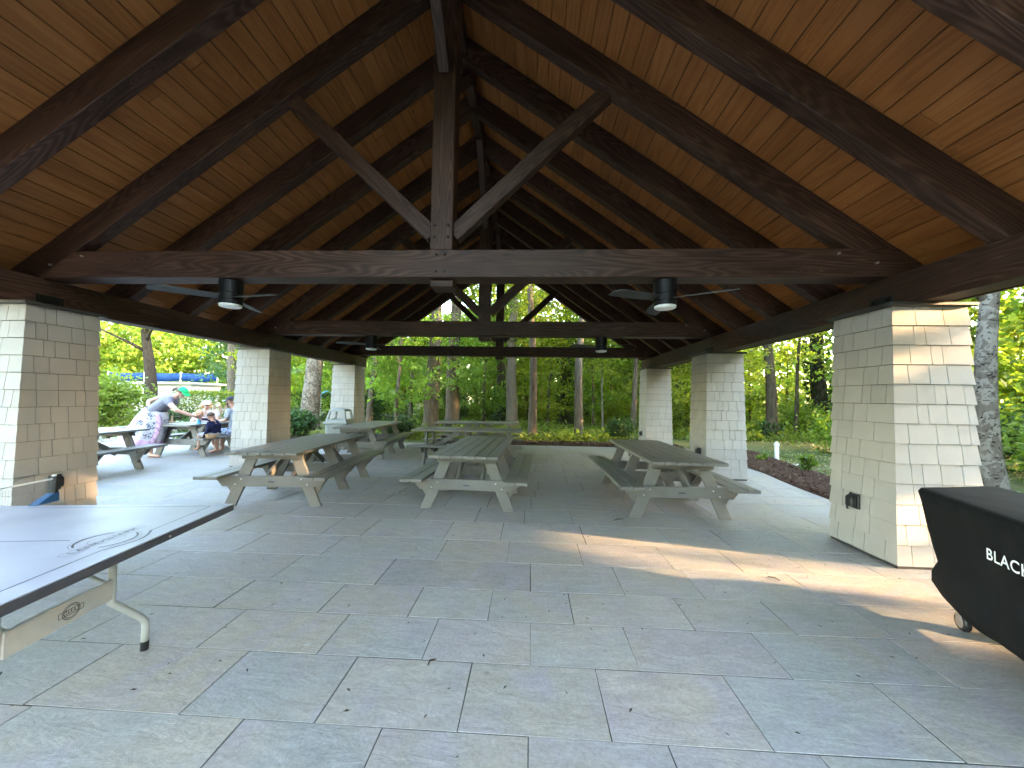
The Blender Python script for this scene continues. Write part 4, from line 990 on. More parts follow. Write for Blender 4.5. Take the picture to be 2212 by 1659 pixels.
for i in range(len(v) // 4 - 1):
    a = 4 * i; b = a + 4; fc += [(a + k, a + (k + 1) % 4, b + (k + 1) % 4, b + k) for k in range(4)]
m.add(v, fc); m.build('frill', pink, sk, local=Matrix(), smooth=True)
for (x0, y0, z0, x1, y1, z1) in ((-8.80, 8.20, 0.006, -8.50, 8.185, 0.006), (-9.47, 8.36, 0.03, -9.35, 8.36, 0.006)):
    m = MB(); m.tube([(x0 - base.x, y0 - base.y, z0), (x0 * .5 + x1 * .5 - base.x, y0 * .5 + y1 * .5 - base.y, (z0 + z1) / 2), (x1 - base.x, y1 - base.y, z1)], [.036, .042, .036], 10, flat=1.0)
    me_o = m.build('sandal', plain('sandal_sole', (0.20, 0.10, 0.07), 0.8, 0.2), w1, local=Matrix.Translation((0, 0, z1)) @ Matrix.Diagonal((1, 1, 0.15, 1)))

# --- seated adults and children
def seated(base, hip, chest, neck, hc, fwd, arms, legs, mats, k=1.0, label='', up=(0, 0, 1)):
    sk_m, shirt_m, short_m = mats
    mb = MB(); hip, chest, neck, hc = V(hip), V(chest), V(neck), V(hc)
    fw = V(fwd).normalized(); sd_ = fw.cross(V((0, 0, 1))).normalized()
    for q in (-1, 1): chain(mb, [(hip + sd_ * q * .075 * k, .115 * k), ((hip + chest) / 2 + sd_ * q * .055 * k, .10 * k), (chest + sd_ * q * .075 * k, .105 * k)])
    chain(mb, [(chest + (neck - chest) * .3, .085 * k), (neck, .053 * k), (hc - V((0, 0, .03 * k)), .05 * k)])
    for (sh, el, wr, hd_, th) in arms:
        chain(mb, [(chest + (V(sh) - chest) * .5, .07 * k), (sh, .060 * k), (el, .042 * k), (wr, .029 * k)]); hand(mb, wr, hd_, th, k, 0.6)
    for (hp, kn, an, toe) in legs:
        chain(mb, [(hp, .095 * k), (kn, .062 * k), (V(kn) + (V(an) - V(kn)) * .35, .056 * k), (an, .035 * k)]); chain(mb, [(an, .036 * k), ((V(an) + V(toe)) / 2 - V((0, 0, .02 * k)), .034 * k), (toe, .022 * k)])
    f, u, s = head(mb, hc, fwd, up, k)
    b = fused('person', mb, sk_m, base, 0.011 if k > 0.8 else 0.009)
    tag(b, label, 'person', None)
    mb = MB()
    for q in (-1, 1): chain(mb, [(hip + sd_ * q * .06 * k + V((0, 0, .04 * k)), .128 * k), ((hip + chest) / 2 + sd_ * q * .062 * k, .113 * k), (chest + sd_ * q * .085 * k, .116 * k), (chest + (neck - chest) * .45 + sd_ * q * .05 * k, .085 * k)])
    long_ = k < 0.8 and 'navy' in shirt_m.name
    for (sh, el, wr, hd_, th) in arms:
        sh, el, wr = V(sh), V(el), V(wr)
        chain(mb, [(chest + (sh - chest) * .5, .088 * k), (sh, .074 * k), (sh + (el - sh) * .55, .068 * k)])
        if long_: chain(mb, [(sh + (el - sh) * .55, .066 * k), (el, .054 * k), (wr, .040 * k)])
    fused('shirt', mb, shirt_m, base, 0.011, b, 6)
    if short_m:
        mb = MB()
        chain(mb, [(hip + sd_ * .07 * k, .126 * k), (hip - sd_ * .07 * k, .126 * k)])
        for (hp, kn, an, toe) in legs: chain(mb, [(hp, .112 * k), (V(hp) + (V(kn) - V(hp)) * .85, .085 * k)])
        fused('shorts', mb, short_m, base, 0.011, b, 5)
    return b, f, u, s
white = cloth('white_shirt', (0.36, 0.335, 0.325)); navy = cloth('navy_shirt', (0.008, 0.010, 0.035)); pale = cloth('pale_blue_shirt', (0.25, 0.28, 0.33))
def patt(name, a, b_):
    m, nt, b = new_mat(name); v = mapped(nt, rand=False); f = noise(nt, v, 16, 3, 0.6, 1.5)
    nt.links.new(ramp(nt, f, [(0.45, a), (0.55, b_)]), b.inputs['Base Color']); b.inputs['Roughness'].default_value = 0.85; return m
shorts_b = patt('blue_patterned_shorts', (0.05, 0.08, 0.18), (0.42, 0.46, 0.56)); shorts_g = cloth('grey_shorts', (0.25, 0.25, 0.27))
# smiling woman on the far bench, facing the camera side
bs_ = V((-9.06, 9.98, 0)); hcw = V((-9.03, 9.93, 1.175))
b, f, u, s = seated(bs_, (-9.10, 10.02, .55), (-9.07, 10.0, .90), (-9.05, 9.96, 1.06), hcw, (0.55, -0.83, -0.05),
    [((-9.22, 9.93, .97), (-9.14, 9.72, .80), (-8.90, 9.62, .80), (0.8, -0.5, -0.05), (0, 0, 1)), ((-8.90, 10.12, .97), (-8.78, 10.02, .80), (-8.60, 9.84, .80), (0.6, -0.8, -0.02), (0, 0, 1))],
    [((-9.10, 9.94, .52), (-8.72, 9.86, .52), (-8.74, 9.88, .09), (-8.56, 9.80, .03)), ((-9.05, 10.11, .52), (-8.68, 10.10, .52), (-8.70, 10.1, .09), (-8.52, 10.04, .03))],
    (M['skin'], white, shorts_g), 1.0, 'smiling woman in a cream cap and white top seated behind the outdoor table')
face(b, bs_, hcw, f, u, s, 1.0, True); hair(b, bs_, hcw, f, u, s, M['hair_l'], 1.0, True); ccap = cloth('cream_cap_cloth', (0.62, 0.56, 0.46)); cap(b, bs_, hcw, f, u, s, ccap, ccap)
# blond girl beside her
bs_ = V((-8.98, 9.62, 0)); hcg = V((-8.93, 9.62, .955))
b, f, u, s = seated(bs_, (-9.04, 9.62, .52), (-9.0, 9.62, .74), (-8.97, 9.62, .85), hcg, (0.85, -0.5, -0.12),
    [((-9.0, 9.52, .80), (-8.93, 9.40, .74), (-8.78, 9.34, .80), (0.7, -0.4, 0.1), (0, 0, 1)), ((-8.95, 9.72, .80), (-8.82, 9.74, .76), (-8.68, 9.66, .80), (0.8, -0.4, 0.0), (0, 0, 1))],
    [((-9.0, 9.55, .51), (-8.74, 9.48, .52), (-8.74, 9.48, .22), (-8.62, 9.46, .17)), ((-9.0, 9.68, .51), (-8.74, 9.66, .52), (-8.75, 9.66, .22), (-8.63, 9.64, .17))],
    (M['skin'], cloth('pink_top', (0.62, 0.40, 0.40)), None), 0.72, 'blond child seated beside the woman in the cream cap')
face(b, bs_, hcg, f, u, s, 0.80); hair(b, bs_, hcg, f, u, s, M['hair_l'], 0.80, True, -0.2)
# boy in navy on the near bench, back to the camera
bs_ = V((-7.52, 8.45, 0)); hcb = V((-7.55, 8.42, .955))
b, f, u, s = seated(bs_, (-7.47, 8.48, .545), (-7.47, 8.46, .74), (-7.50, 8.45, .845), hcb, (-0.90, 0.20, -0.10),
    [((-7.50, 8.35, .80), (-7.50, 8.30, .63), (-7.60, 8.33, .50), (-0.7, 0.2, -0.4), (0, -1, 0)), ((-7.52, 8.57, .81), (-7.68, 8.60, .86), (-7.85, 8.55, .88), (-0.9, -0.1, 0.1), (0, 0, 1))],
    [((-7.52, 8.41, .52), (-7.80, 8.42, .52), (-7.80, 8.42, .22), (-7.92, 8.42, .17)), ((-7.52, 8.55, .52), (-7.80, 8.56, .52), (-7.80, 8.56, .22), (-7.92, 8.56, .17))],
    (M['skin2'], navy, shorts_g), 0.72, 'small boy in a navy long-sleeved top sitting on the near bench of the outdoor table')
face(b, bs_, hcb, f, u, s, 0.82); hair(b, bs_, hcb, f, u, s, M['hair_b'], 0.80, False, -0.25)
# man partly hidden by the column
bs_ = V((-7.50, 9.06, 0)); hcm = V((-7.56, 9.02, 1.30))
b, f, u, s = seated(bs_, (-7.44, 9.08, .56), (-7.46, 9.06, .96), (-7.50, 9.04, 1.13), hcm, (-0.97, -0.20, -0.08),
    [((-7.49, 8.88, 1.06), (-7.52, 8.84, .84), (-7.78, 8.92, .805), (-0.95, 0.1, -0.02), (0, 0, 1)), ((-7.47, 9.26, 1.06), (-7.56, 9.36, .86), (-7.82, 9.30, .805), (-0.95, -0.1, -0.02), (0, 0, 1))],
    [((-7.50, 8.99, .54), (-7.88, 8.98, .53), (-7.86, 9.0, .09), (-8.05, 8.98, .035)), ((-7.48, 9.17, .54), (-7.90, 9.18, .53), (-7.87, 9.18, .09), (-8.06, 9.16, .035))],
    (M['skin2'], pale, shorts_b), 1.02, 'man in a dark cap and pale blue shirt, half hidden by the middle left column')
face(b, bs_, hcm, f, u, s); hair(b, bs_, hcm, f, u, s, M['hair_b'], 0.98)
m = MB(); m.tube([(-0.055, 0.045, -0.035), (-0.04, 0.07, -0.075), (0, 0.085, -0.098), (0.04, 0.07, -0.075), (0.055, 0.045, -0.035)], [.016, .02, .022, .02, .016], 8); m.build('beard', M['hair_b'], b, local=frame(hcm, f, u, s, bs_), smooth=True)
m = MB(); m.tube([(-0.075, 0.035, 0.012), (-0.05, 0.088, 0.012), (0, 0.100, 0.012), (0.05, 0.088, 0.012), (0.075, 0.035, 0.012)], [.006, .016, .009, .016, .006], 8); m.build('sunglasses', M['black'], b, local=frame(hcm, f, u, s, bs_))
cap(b, bs_, hcm, f, u, s, cloth('charcoal_cap', (0.03, 0.032, 0.045)), cloth('grey_brim', (0.45, 0.47, 0.50)))
# ------------------------------------------------------------------ vegetation
def mesh_quads(name, verts, mat, tri=False):
    """verts: (n,4,3) array -> one mesh of n quads"""
    n = len(verts); me = bpy.data.meshes.new(name)
    me.vertices.add(n * 4); me.vertices.foreach_set('co', verts.reshape(-1).astype(np.float32))
    me.loops.add(n * 4); me.loops.foreach_set('vertex_index', np.arange(n * 4, dtype=np.int32))
    me.polygons.add(n); me.polygons.foreach_set('loop_start', np.arange(0, n * 4, 4, dtype=np.int32)); 
    try: me.polygons.foreach_set('loop_total', np.full(n, 4, dtype=np.int32))
    except Exception: pass
    me.materials.append(mat); me.update(calc_edges=True); return me
def leaves(c, size, droop=0.25, spread=0.5, aspect=0.62):
    """c: (n,3) centres -> rhombic leaves (n,4,3)"""
    n = len(c); ph = rng.uniform(0, 2 * np.pi, n); al = rng.normal(-droop, spread, n); ro = rng.normal(0, spread, n)
    L = size * rng.uniform(0.65, 1.3, n); 
    d = np.stack([np.cos(ph) * np.cos(al), np.sin(ph) * np.cos(al), np.sin(al)], 1)
    s0 = np.stack([-np.sin(ph), np.cos(ph), np.zeros(n)], 1); up = np.cross(d, s0)
    s = s0 * np.cos(ro)[:, None] + up * np.sin(ro)[:, None]
    L = L[:, None]; W = L * aspect * 0.5
    tip = c + d * L * 0.5 + np.array([0, 0, -0.12]) * L
    return np.stack([c - d * L * 0.5, c + s * W + up * L * 0.04, tip, c - s * W + up * L * 0.04], 1)
def sprays(cent, rad, nleaf, flat=0.28, size=0.13, droop=0.25):
    """flattened leaf sprays: cent (k,3), rad (k,)"""
    out = []
    for c, r in zip(cent, rad):
        n = max(6, int(nleaf * (r / 0.6) ** 2)); a = rng.uniform(0, 2 * np.pi, n); q = np.sqrt(rng.uniform(0, 1, n)) * r
        tilt = rng.normal(0, 0.22, 2)
        x, y = q * np.cos(a), q * np.sin(a) * rng.uniform(0.6, 1.0)
        z = rng.normal(0, flat * r * 0.5, n) - 0.35 * q * q / r + x * tilt[0] + y * tilt[1]
        out.append(np.stack([x, y, z], 1) + c)
    return leaves(np.concatenate(out), size, droop)
def crown_pts(k, rx, rz, zc, hollow=0.45):
    a = rng.uniform(0, 2 * np.pi, k); t = np.arccos(rng.uniform(-1, 1, k)); q = rng.uniform(hollow, 1, k) ** 0.7
    return np.stack([rx * q * np.sin(t) * np.cos(a), rx * q * np.sin(t) * np.sin(a), zc + rz * q * np.cos(t)], 1)
HIGH, LOW, SHRUB = [], [], []
hv_raw, lv_raw = [], []
for i in range(5):                                    # high crowns, centred on z=0
    k = 60; p = crown_pts(k, 3.0, 3.2, 0.0, 0.3); p = p + rng.normal(0, 0.25, p.shape)
    q = sprays(p, rng.uniform(0.5, 1.1, k), 17, 0.35, 0.27); hv_raw.append(q)
for i in range(5):                                    # understory, layered, z from 0 to 4.6
    k = 55; z = rng.uniform(0.0, 1, k); r = 2.1 * np.sqrt(np.clip(1.05 - np.abs(z - 0.45) * 1.5, 0.08, 1)) * rng.uniform(0.25, 1, k); a = rng.uniform(0, 2 * np.pi, k)
    p = np.stack([r * np.cos(a), r * np.sin(a), z * 4.4], 1)
    q = sprays(p, rng.uniform(0.45, 0.95, k), 30, 0.18, 0.19); lv_raw.append(q)
for mk in ('leaf', 'leaf_y', 'leaf_d', 'leaf_b'):
    pass
MESH = {}
def crown_mesh(kind, i, mk):
    k = (kind, i, mk)
    if k not in MESH: MESH[k] = mesh_quads(kind + '_crown', (hv_raw if kind == 'high' else lv_raw)[i], M[mk])
    return MESH[k]
def limbs(mb, top, r, k, z0, z1, reach, path):
    for j in range(k):
        z = z0 + (z1 - z0) * (j + rnd.random()) / k; a = rnd.uniform(0, 2 * math.pi); L = reach * rnd.uniform(0.5, 1.0)
        p = path(z); d = V((math.cos(a), math.sin(a), 0.55))
        r0 = r * 0.38 * (1 - 0.5 * (z - z0) / max(z1 - z0, .1))
        pts = [p, p + d * L * .35 + V((0, 0, .1)), p + d * L * .7 + V((rnd.uniform(-.2, .2), rnd.uniform(-.2, .2), .15)), p + d * L + V((rnd.uniform(-.3, .3), rnd.uniform(-.3, .3), .1))]
        mb.tube(pts, [r0, r0 * .7, r0 * .45, r0 * .15], 6)
def tree(loc, r, h, label, bark='bark', crown=(), lean=(0, 0), nl=7, ivy=0.0, name='tree', group=None, zl=None, wob=0.05, reach=2.6, fork=None, cz=-0.06):
    """loc=(x,y); crown = list of (kind, variant, material, dz, scale, dx, dy)"""
    t = thing(name, (loc[0], loc[1], cz), label, 'tree', group)
    ph = rnd.uniform(0, 6)
    def path(z):
        q = z / h
        return V((lean[0] * q + wob * math.sin(z * .9 + ph), lean[1] * q + wob * math.cos(z * .7 + ph * 2), z))
    mb = MB(); zs = [0, .12, .3, .6] + [h * k / 12 for k in range(1, 13) if h * k / 12 > 0.8]
    rad = [r * (1.45 if z == 0 else 1.22 if z < .2 else 1.08 if z < .4 else max(1 - .78 * z / h, .12)) for z in zs]
    mb.tube([path(z) for z in zs], rad, 12, noise=0.05)
    limbs(mb, None, r, nl, zl or h * .4, h * .95, reach, path)
    if fork: mb.tube([path(fork[0]) - V((0, 0, .2)), path(fork[0]) + V((fork[1] * .5, fork[2] * .5, .9)), path(fork[0]) + V((fork[1], fork[2], 2.6)), path(fork[0]) + V((fork[1] * 1.5, fork[2] * 1.5, 5))], [r * .55, r * .5, r * .4, r * .2], 10, noise=.04)
    mb.build('trunk', M[bark], t, local=Matrix(), smooth=True)
    for (kind, i, mk, dz, s_, dx, dy) in crown:
        link('crown', crown_mesh(kind, i, mk), t, local=Matrix.Translation((dx, dy, dz)) @ Matrix.Rotation(rnd.uniform(0, 6.28), 4, 'Z') @ Matrix.Scale(s_, 4))
    if ivy:
        n = int(1500 * ivy); z = rng.uniform(0, ivy * 6, n); a = rng.uniform(0, 2 * np.pi, n); q = (r * 1.15 + np.abs(rng.normal(0, .10, n))) 
        c = np.stack([q * np.cos(a), q * np.sin(a), z], 1); 
        for i in range(n): pass
        off = np.array([[path(float(zz)).x, path(float(zz)).y, 0] for zz in z]); link('ivy', mesh_quads('ivy', leaves(c + off, .14, .9, .5, .8), M['leaf_d']), t, local=Matrix())
    return t
H = lambda i, mk, dz, s_=1.0, dx=0, dy=0: ('high', i, mk, dz, s_, dx, dy)
Lw = lambda i, mk, dz, s_=1.0, dx=0, dy=0: ('low', i, mk, dz, s_, dx, dy)
# named trees (positions from the photograph)
tree((-10.45, 17.0), .43, 13, 'thick pale sycamore with mottled peeling bark, left of the rubbish bin', 'bark_syc', [H(0, 'leaf_y', 9.5, 1.1), H(1, 'leaf', 7.4, .7, 1.6, .8)], (1.1, 0), wob=.04, zl=5.5)
tree((-8.2, 19.0), .17, 10, 'thin crooked tree just right of the far left column', 'bark', [H(2, 'leaf_y', 8.2, .8)], (-.25, 0), wob=.13, zl=5)
tree((-4.45, 16.6), .36, 15, 'broad brown trunk behind the sideways tables, left one of a close pair', 'bark', [H(3, 'leaf', 10, 1.1), Lw(0, 'leaf', 2.6, .8, -1.4, -.4)], (.2, 0))
tree((-3.95, 18.6), .38, 15, 'grey trunk right of the brown one in the close pair behind the tables', 'bark', [H(4, 'leaf_y', 11, 1.1), Lw(1, 'leaf', 2.2, .75, 1.0, -1.2)], (.15, 0))
tree((-.95, 18.5), .30, 15, 'straight light grey trunk behind the right end of the sideways tables', 'bark_pale', [H(0, 'leaf', 10.5, 1.1), Lw(2, 'leaf', 4.6, .8, .2, -.6)], (0, 0))
tree((.12, 14.6), .17, 13, 'slim dark trunk just right of the sideways tables, close behind the mulch', 'bark', [H(1, 'leaf', 9.5, .95), Lw(3, 'leaf', 4.4, .7, .5, 0)], (-.35, 0), wob=.05)
tree((2.1, 22.0), .36, 13, 'trunk wrapped in dark ivy, between two pale trunks', 'bark_dark', [H(2, 'leaf_y', 9.8, 1.1)], (0, 0), ivy=.75)
tree((1.9, 15.0), .18, 13, 'slim pale grey trunk right of the ivy-covered one', 'bark_pale', [H(3, 'leaf', 9.5, .95), Lw(4, 'leaf', 4.2, .7, 1.0, .4)], (.3, 0))
tree((4.6, 16.8), .14, 10, 'thin reddish brown trunk beside the farthest right column', 'bark', [Lw(0, 'leaf', 3.6, 1.0), H(4, 'leaf', 8.5, .7)], (.1, 0), wob=.06)
tree((3.25, 17.2), .05, 5, 'very thin sapling over the low ground cover, left of the farthest right column', 'bark_pale', [Lw(1, 'leaf_y', 2.6, .5)], (.1, 0), nl=4, reach=1.0)
tree((10.2, 16.3), .23, 13, 'straight trunk seen between the middle and near right columns', 'bark', [H(0, 'leaf', 9, 1.0), Lw(2, 'leaf_y', 4.2, .9, -.4, .5)], (-.4, 0), ivy=.12)
tree((14.3, 19.2), .38, 13, 'dark ivy-clad trunk left of the near right column', 'bark_dark', [H(1, 'leaf_y', 9, 1.1)], (0, 0), ivy=.9)
tree((11.9, 17.5), .09, 9, 'thin forked sapling between the trunk and the ivy-clad tree on the right', 'bark', [Lw(3, 'leaf_y', 3.4, 1.0)], (.8, 0), nl=6)
tree((8.30, 7.1), .165, 10, 'pale sycamore with dark scars right of the near right column', 'bark_syc', [H(2, 'leaf', 8.8, 1.0, .6, .8)], (.35, .3), nl=5, wob=.07, zl=5.2, fork=(3.6, -1.0, .4))
tree((-18.6, 22.2), .30, 12, 'straight light brown trunk beside the middle left column, behind the hedge', 'bark_pale', [H(3, 'leaf', 9, 1.0)], (-.1, 0))
tree((-27.6, 25.8), .42, 11, 'leaning dark forked tree above the blue canvas', 'bark_dark', [H(4, 'leaf_y', 9.4, 1.1, -1, 0), H(0, 'leaf', 9.6, 1.0, 1.6, .6)], (-1.4, 0), zl=4.2, reach=3)
tree((-20.6, 28.5), .26, 11, 'dark slender tree behind the blue canvas, right of the leaning one', 'bark_dark', [Lw(0, 'leaf_b', 2.2, 1.3), H(1, 'leaf', 8.0, 1.1)], (.3, 0))
tree((-20.0, 24.5), .16, 7, 'bushy blue-green conifer-like tree above the hedge', 'bark_dark', [Lw(1, 'leaf_b', 1.2, 1.25), Lw(2, 'leaf_b', 3.0, .9)], (0, 0))
tree((-1.9, 23.0), .33, 13, 'dark trunk deep in the wood, left of the straight light grey one', 'bark_dark', [H(3, 'leaf_y', 9.5, 1.1)], (.2, 0), ivy=.4)
tree((-5.6, 15.4), .09, 7, 'leafy sapling in front of the close pair of trunks', 'bark', [Lw(2, 'leaf', 1.6, 1.05)], (.1, 0))
tree((-7.0, 21.5), .12, 8, 'dense leafy small tree behind the rubbish bin column', 'bark', [Lw(3, 'leaf', 1.0, 1.25), Lw(4, 'leaf', 3.6, 1.1)], (.1, 0))
# understory that nothing tells apart
g_un = 'understory trees in the wood'
spots = [(-2.6, 20.5), (.9, 20.0), (3.4, 20.5), (6.2, 19.0), (7.6, 15.5), (8.6, 21.0), (12.6, 22.0), (-6.0, 26.0), (5.2, 24.5), (-.3, 25.5), (14.2, 15.0), (17.5, 17.5), (16.0, 24.0), (-12.0, 24.0), (-14.5, 21.0), (13.0, 10.5), (17.0, 11.5), (11.5, 5.8), (15.0, 6.2), (-9.5, 28.0), (20.5, 13.5), (9.0, 25.0), (2.2, 27.5), (12.2, 13.2)]
for i, (x, y) in enumerate(spots):
    mk = ('leaf', 'leaf_y', 'leaf', 'leaf', 'leaf_y')[i % 5] if x < 9 else 'leaf'
    tree((x, y), .07 + .03 * rnd.random(), rnd.uniform(6, 8), 'slender leafy tree of the dense understory behind the pavilion', 'bark', [Lw(i % 5, mk, rnd.uniform(.5, 1.5), rnd.uniform(.9, 1.25)), Lw((i + 2) % 5, mk, rnd.uniform(3.4, 4.4), rnd.uniform(.85, 1.1))], (rnd.uniform(-.4, .4), 0), nl=6, name='tree', group=g_un, reach=1.8)
# far wood: one mass
far = []
for i in range(95):
    a = rnd.uniform(-1.2, 1.0); d = rnd.uniform(29, 52); x, y = d * math.sin(a), d * math.cos(a)
    if x < -12 and y < 45 and -1.9 < x / y < -.62: x, y = x / y * 50, rnd.uniform(46, 56)
    q = hv_raw[i % 5]; sub = q; s_ = rnd.uniform(1.1, 1.6); th = rnd.uniform(0, 6.28); c_, n_ = math.cos(th), math.sin(th)
    z0 = rnd.choice([1.2, 2.0, 3.2, 4.5, 6.5, 9.5])
    far.append((sub * s_) @ np.array([[c_, n_, 0], [-n_, c_, 0], [0, 0, 1]]) + np.array([x, y, z0]))
for i in range(60):
    x, y = rnd.uniform(-80, -22), rnd.uniform(44, 60); q = hv_raw[i % 5]; s_ = rnd.uniform(1.3, 1.8); th = rnd.uniform(0, 6.28); c_, n_ = math.cos(th), math.sin(th)
    far.append((q * s_) @ np.array([[c_, n_, 0], [-n_, c_, 0], [0, 0, 1]]) + np.array([x, y, rnd.choice([2.0, 4.0, 7.0, 10.0, 13.0])]))
for i in range(46):
    a = rnd.uniform(-.25, 1.08); d = rnd.uniform(25, 38); q = hv_raw[i % 5]; s_ = rnd.uniform(.8, 1.1); th = rnd.uniform(0, 6.28); c_, n_ = math.cos(th), math.sin(th)
    far.append((q * s_) @ np.array([[c_, n_, 0], [-n_, c_, 0], [0, 0, 1]]) + np.array([d * math.sin(a), d * math.cos(a), rnd.choice([1.0, 2.2, 3.6, 5.0])]))
far = np.concatenate(far)
fo = link('distant_woodland', mesh_quads('far_leaves', far, M['leaf_y'])); tag(fo, 'sunlit yellow-green foliage of the wood far behind', 'woodland', kind='stuff')
fo.data.materials.append(M['leaf'])
fo.data.polygons.foreach_set('material_index', (rng.random(len(far)) < 0.62).astype(np.int32))
mb = MB()
for i in range(70):
    a = rnd.uniform(-1.2, 1.15); d = rnd.uniform(27, 46); x, y = d * math.sin(a), d * math.cos(a); r = rnd.uniform(.12, .3)
    if x < -12 and y < 45 and x / y < -.62: continue
    mb.tube([(x, y, -.05), (x + rnd.uniform(-.3, .3), y, 6), (x + rnd.uniform(-.8, .8), y, 14)], [r, r * .8, r * .4], 7)
tag(mb.build('distant_trunks', M['bark']), 'trunks of the wood far behind', 'woodland', kind='stuff')
# foliage added out of view, right and behind, to block light around a sun gap
for (x, y, s_) in ((14.5, 5.6, 1.1), (19.0, -7.0, 1.3), (22.0, 4.5, 1.3), (13.5, -5.0, 1.1)):
    tree((x, y), .25, 12, 'added tree outside the frame on the right, shading the pavilion', 'bark', [H(rnd.randrange(5), 'leaf', 7.6, 1.2 * s_), Lw(rnd.randrange(5), 'leaf', .3, s_)], name='tree', group='added shading trees out of view on the right')
side = []  # unseen leaf wall added to hold back the low horizon glow
for i in range(150):
    x = rnd.uniform(16.5, 27); y = rnd.uniform(-24, 7.5) - (x - 17) * .2
    q = hv_raw[i % 5]; s_ = rnd.uniform(.9, 1.25); th = rnd.uniform(0, 6.28); c_, n_ = math.cos(th), math.sin(th)
    side.append((q * s_) @ np.array([[c_, n_, 0], [-n_, c_, 0], [0, 0, 1]]) + np.array([x, y, rnd.choice([1.5, 3.0, 4.5, 6.5, 8.5])]))
side = np.concatenate(side); cc = side.mean(1)
perp = (cc[:, 0] - 2.0) * .208 + (cc[:, 1] - 3.5) * .978
xx, zz = cc[:, 0], cc[:, 2]                                          # windows cut in the leaves to shape the sun streak and column patches
gap = ((np.abs(perp) < 1.0) & (zz < (xx - .2) * .199)) | ((perp > .2) & (perp < .85) & (zz - (xx - 3.7) * .199 > 1.75) & (zz - (xx - 3.7) * .199 < 2.5)) | ((perp > -.95) & (perp < -.5) & (np.abs(zz - (xx + 5.34) * .199 - .25) < .22))
side = side[~(gap & (rng.random(len(side)) < .93))]
tag(link('sun_block_foliage', mesh_quads('sun_block_leaves', side, M['leaf'])), 'added leaf mass out of view on the right that blocks light, with gaps cut for the sun', 'woodland', kind='stuff')
back = []  # unseen leaves added behind the camera to cut sky light under the roof
for i in range(44):
    a = rnd.uniform(math.pi * .66, math.pi * 1.22); d = rnd.uniform(20, 30); q = hv_raw[i % 5]; s_ = rnd.uniform(1.0, 1.4); th = rnd.uniform(0, 6.28); c_, n_ = math.cos(th), math.sin(th)
    back.append((q * s_) @ np.array([[c_, n_, 0], [-n_, c_, 0], [0, 0, 1]]) + np.array([d * math.sin(a), d * math.cos(a), rnd.choice([1.5, 3.0, 5.0, 7.5])]))
tag(link('sky_block_foliage', mesh_quads('sky_block_leaves', np.concatenate(back), M['leaf'])), 'added leaf mass out of view behind the camera that dims the pavilion', 'woodland', kind='stuff')

# shrubs
def shrub(loc, rx, h, n, mk, size, label, name='shrub', ry=None, box=False, cat='shrub', group=None):
    t = thing(name, (loc[0], loc[1], -.05), label, cat, group)
    if box:
        p = rng.uniform(-1, 1, (n, 3)); ax = rng.integers(0, 3, n); p[np.arange(n), ax] = np.sign(p[np.arange(n), ax]) * rng.uniform(.86, 1.04, n)
        c = p * np.array([rx, ry or rx, h / 2]) + np.array([0, 0, h / 2]); c += rng.normal(0, .04, c.shape)
    else:
        k = max(8, n // 90); cc = crown_pts(k, rx * .75, h * .36, h * .52, .2)
        idx = rng.integers(0, k, n); c = cc[idx] + rng.normal(0, rx * .22, (n, 3)) * np.array([1, 1, .8]); c[:, 2] = np.abs(c[:, 2])
    link('foliage', mesh_quads('foliage', leaves(c, size, .1, .6), M[mk]), t, local=Matrix())
    mb = MB()
    for j in range(5):
        a = j * 1.26; mb.tube([(0, 0, 0), (rx * .3 * math.cos(a), rx * .3 * math.sin(a), h * .4), (rx * .5 * math.cos(a), rx * .5 * math.sin(a), h * .75)], [.03, .02, .008], 6)
    mb.build('stem', M['bark'], t, local=Matrix())
    return t
shrub((-14.7, 16.6), 1.5, 1.60, 7000, 'leaf', .10, 'clipped green hedge behind the seated people', 'hedge', ry=.6, box=True, cat='hedge')
shrub((-13.5, 11.3), 1.15, 2.2, 3600, 'leaf', .13, 'big loose green shrub at the left behind the bending woman')
shrub((-16.9, 13.4), 1.3, 2.1, 3600, 'leaf_y', .13, 'yellow-green shrub at the far left beside the near column')
shrub((-15.2, 15.0), 1.1, .95, 2200, 'leaf_d', .11, 'dark low shrub between the big shrub and the concrete path')
shrub((-11.0, 11.4), .55, .75, 900, 'leaf_b', .09, 'small rounded plant by the concrete path')
shrub((-8.55, 13.2), .75, 1.0, 2600, 'leaf_d', .13, 'glossy dark shrub beside the thick sycamore')
shrub((-4.85, 13.5), .60, .85, 2200, 'leaf_d', .10, 'dark rounded shrub behind the bench of the table by the bin')
shrub((3.45, 14.4), .62, .95, 2400, 'leaf_d', .085, 'dark rounded evergreen shrub left of the farthest right column')
shrub((-7.2, 24.0), 3.0, 1.7, 5000, 'leaf_d', .14, 'dark hedge seen behind the far left column', 'hedge', ry=.8, box=True, cat='hedge')
shrub((-13.2, 22.5), 3.2, 1.6, 5000, 'leaf_d', .14, 'dark hedge behind the thick sycamore', 'hedge', ry=.8, box=True, cat='hedge')
shrub((6.02, 8.45), .22, .55, 260, 'leaf', .10, 'small young leafy plant behind the white pipe', 'young_plant', cat='plant')
shrub((5.95, 9.9), .16, .22, 120, 'grass', .10, 'tiny low plant left of the white pipe', 'young_plant', cat='plant')
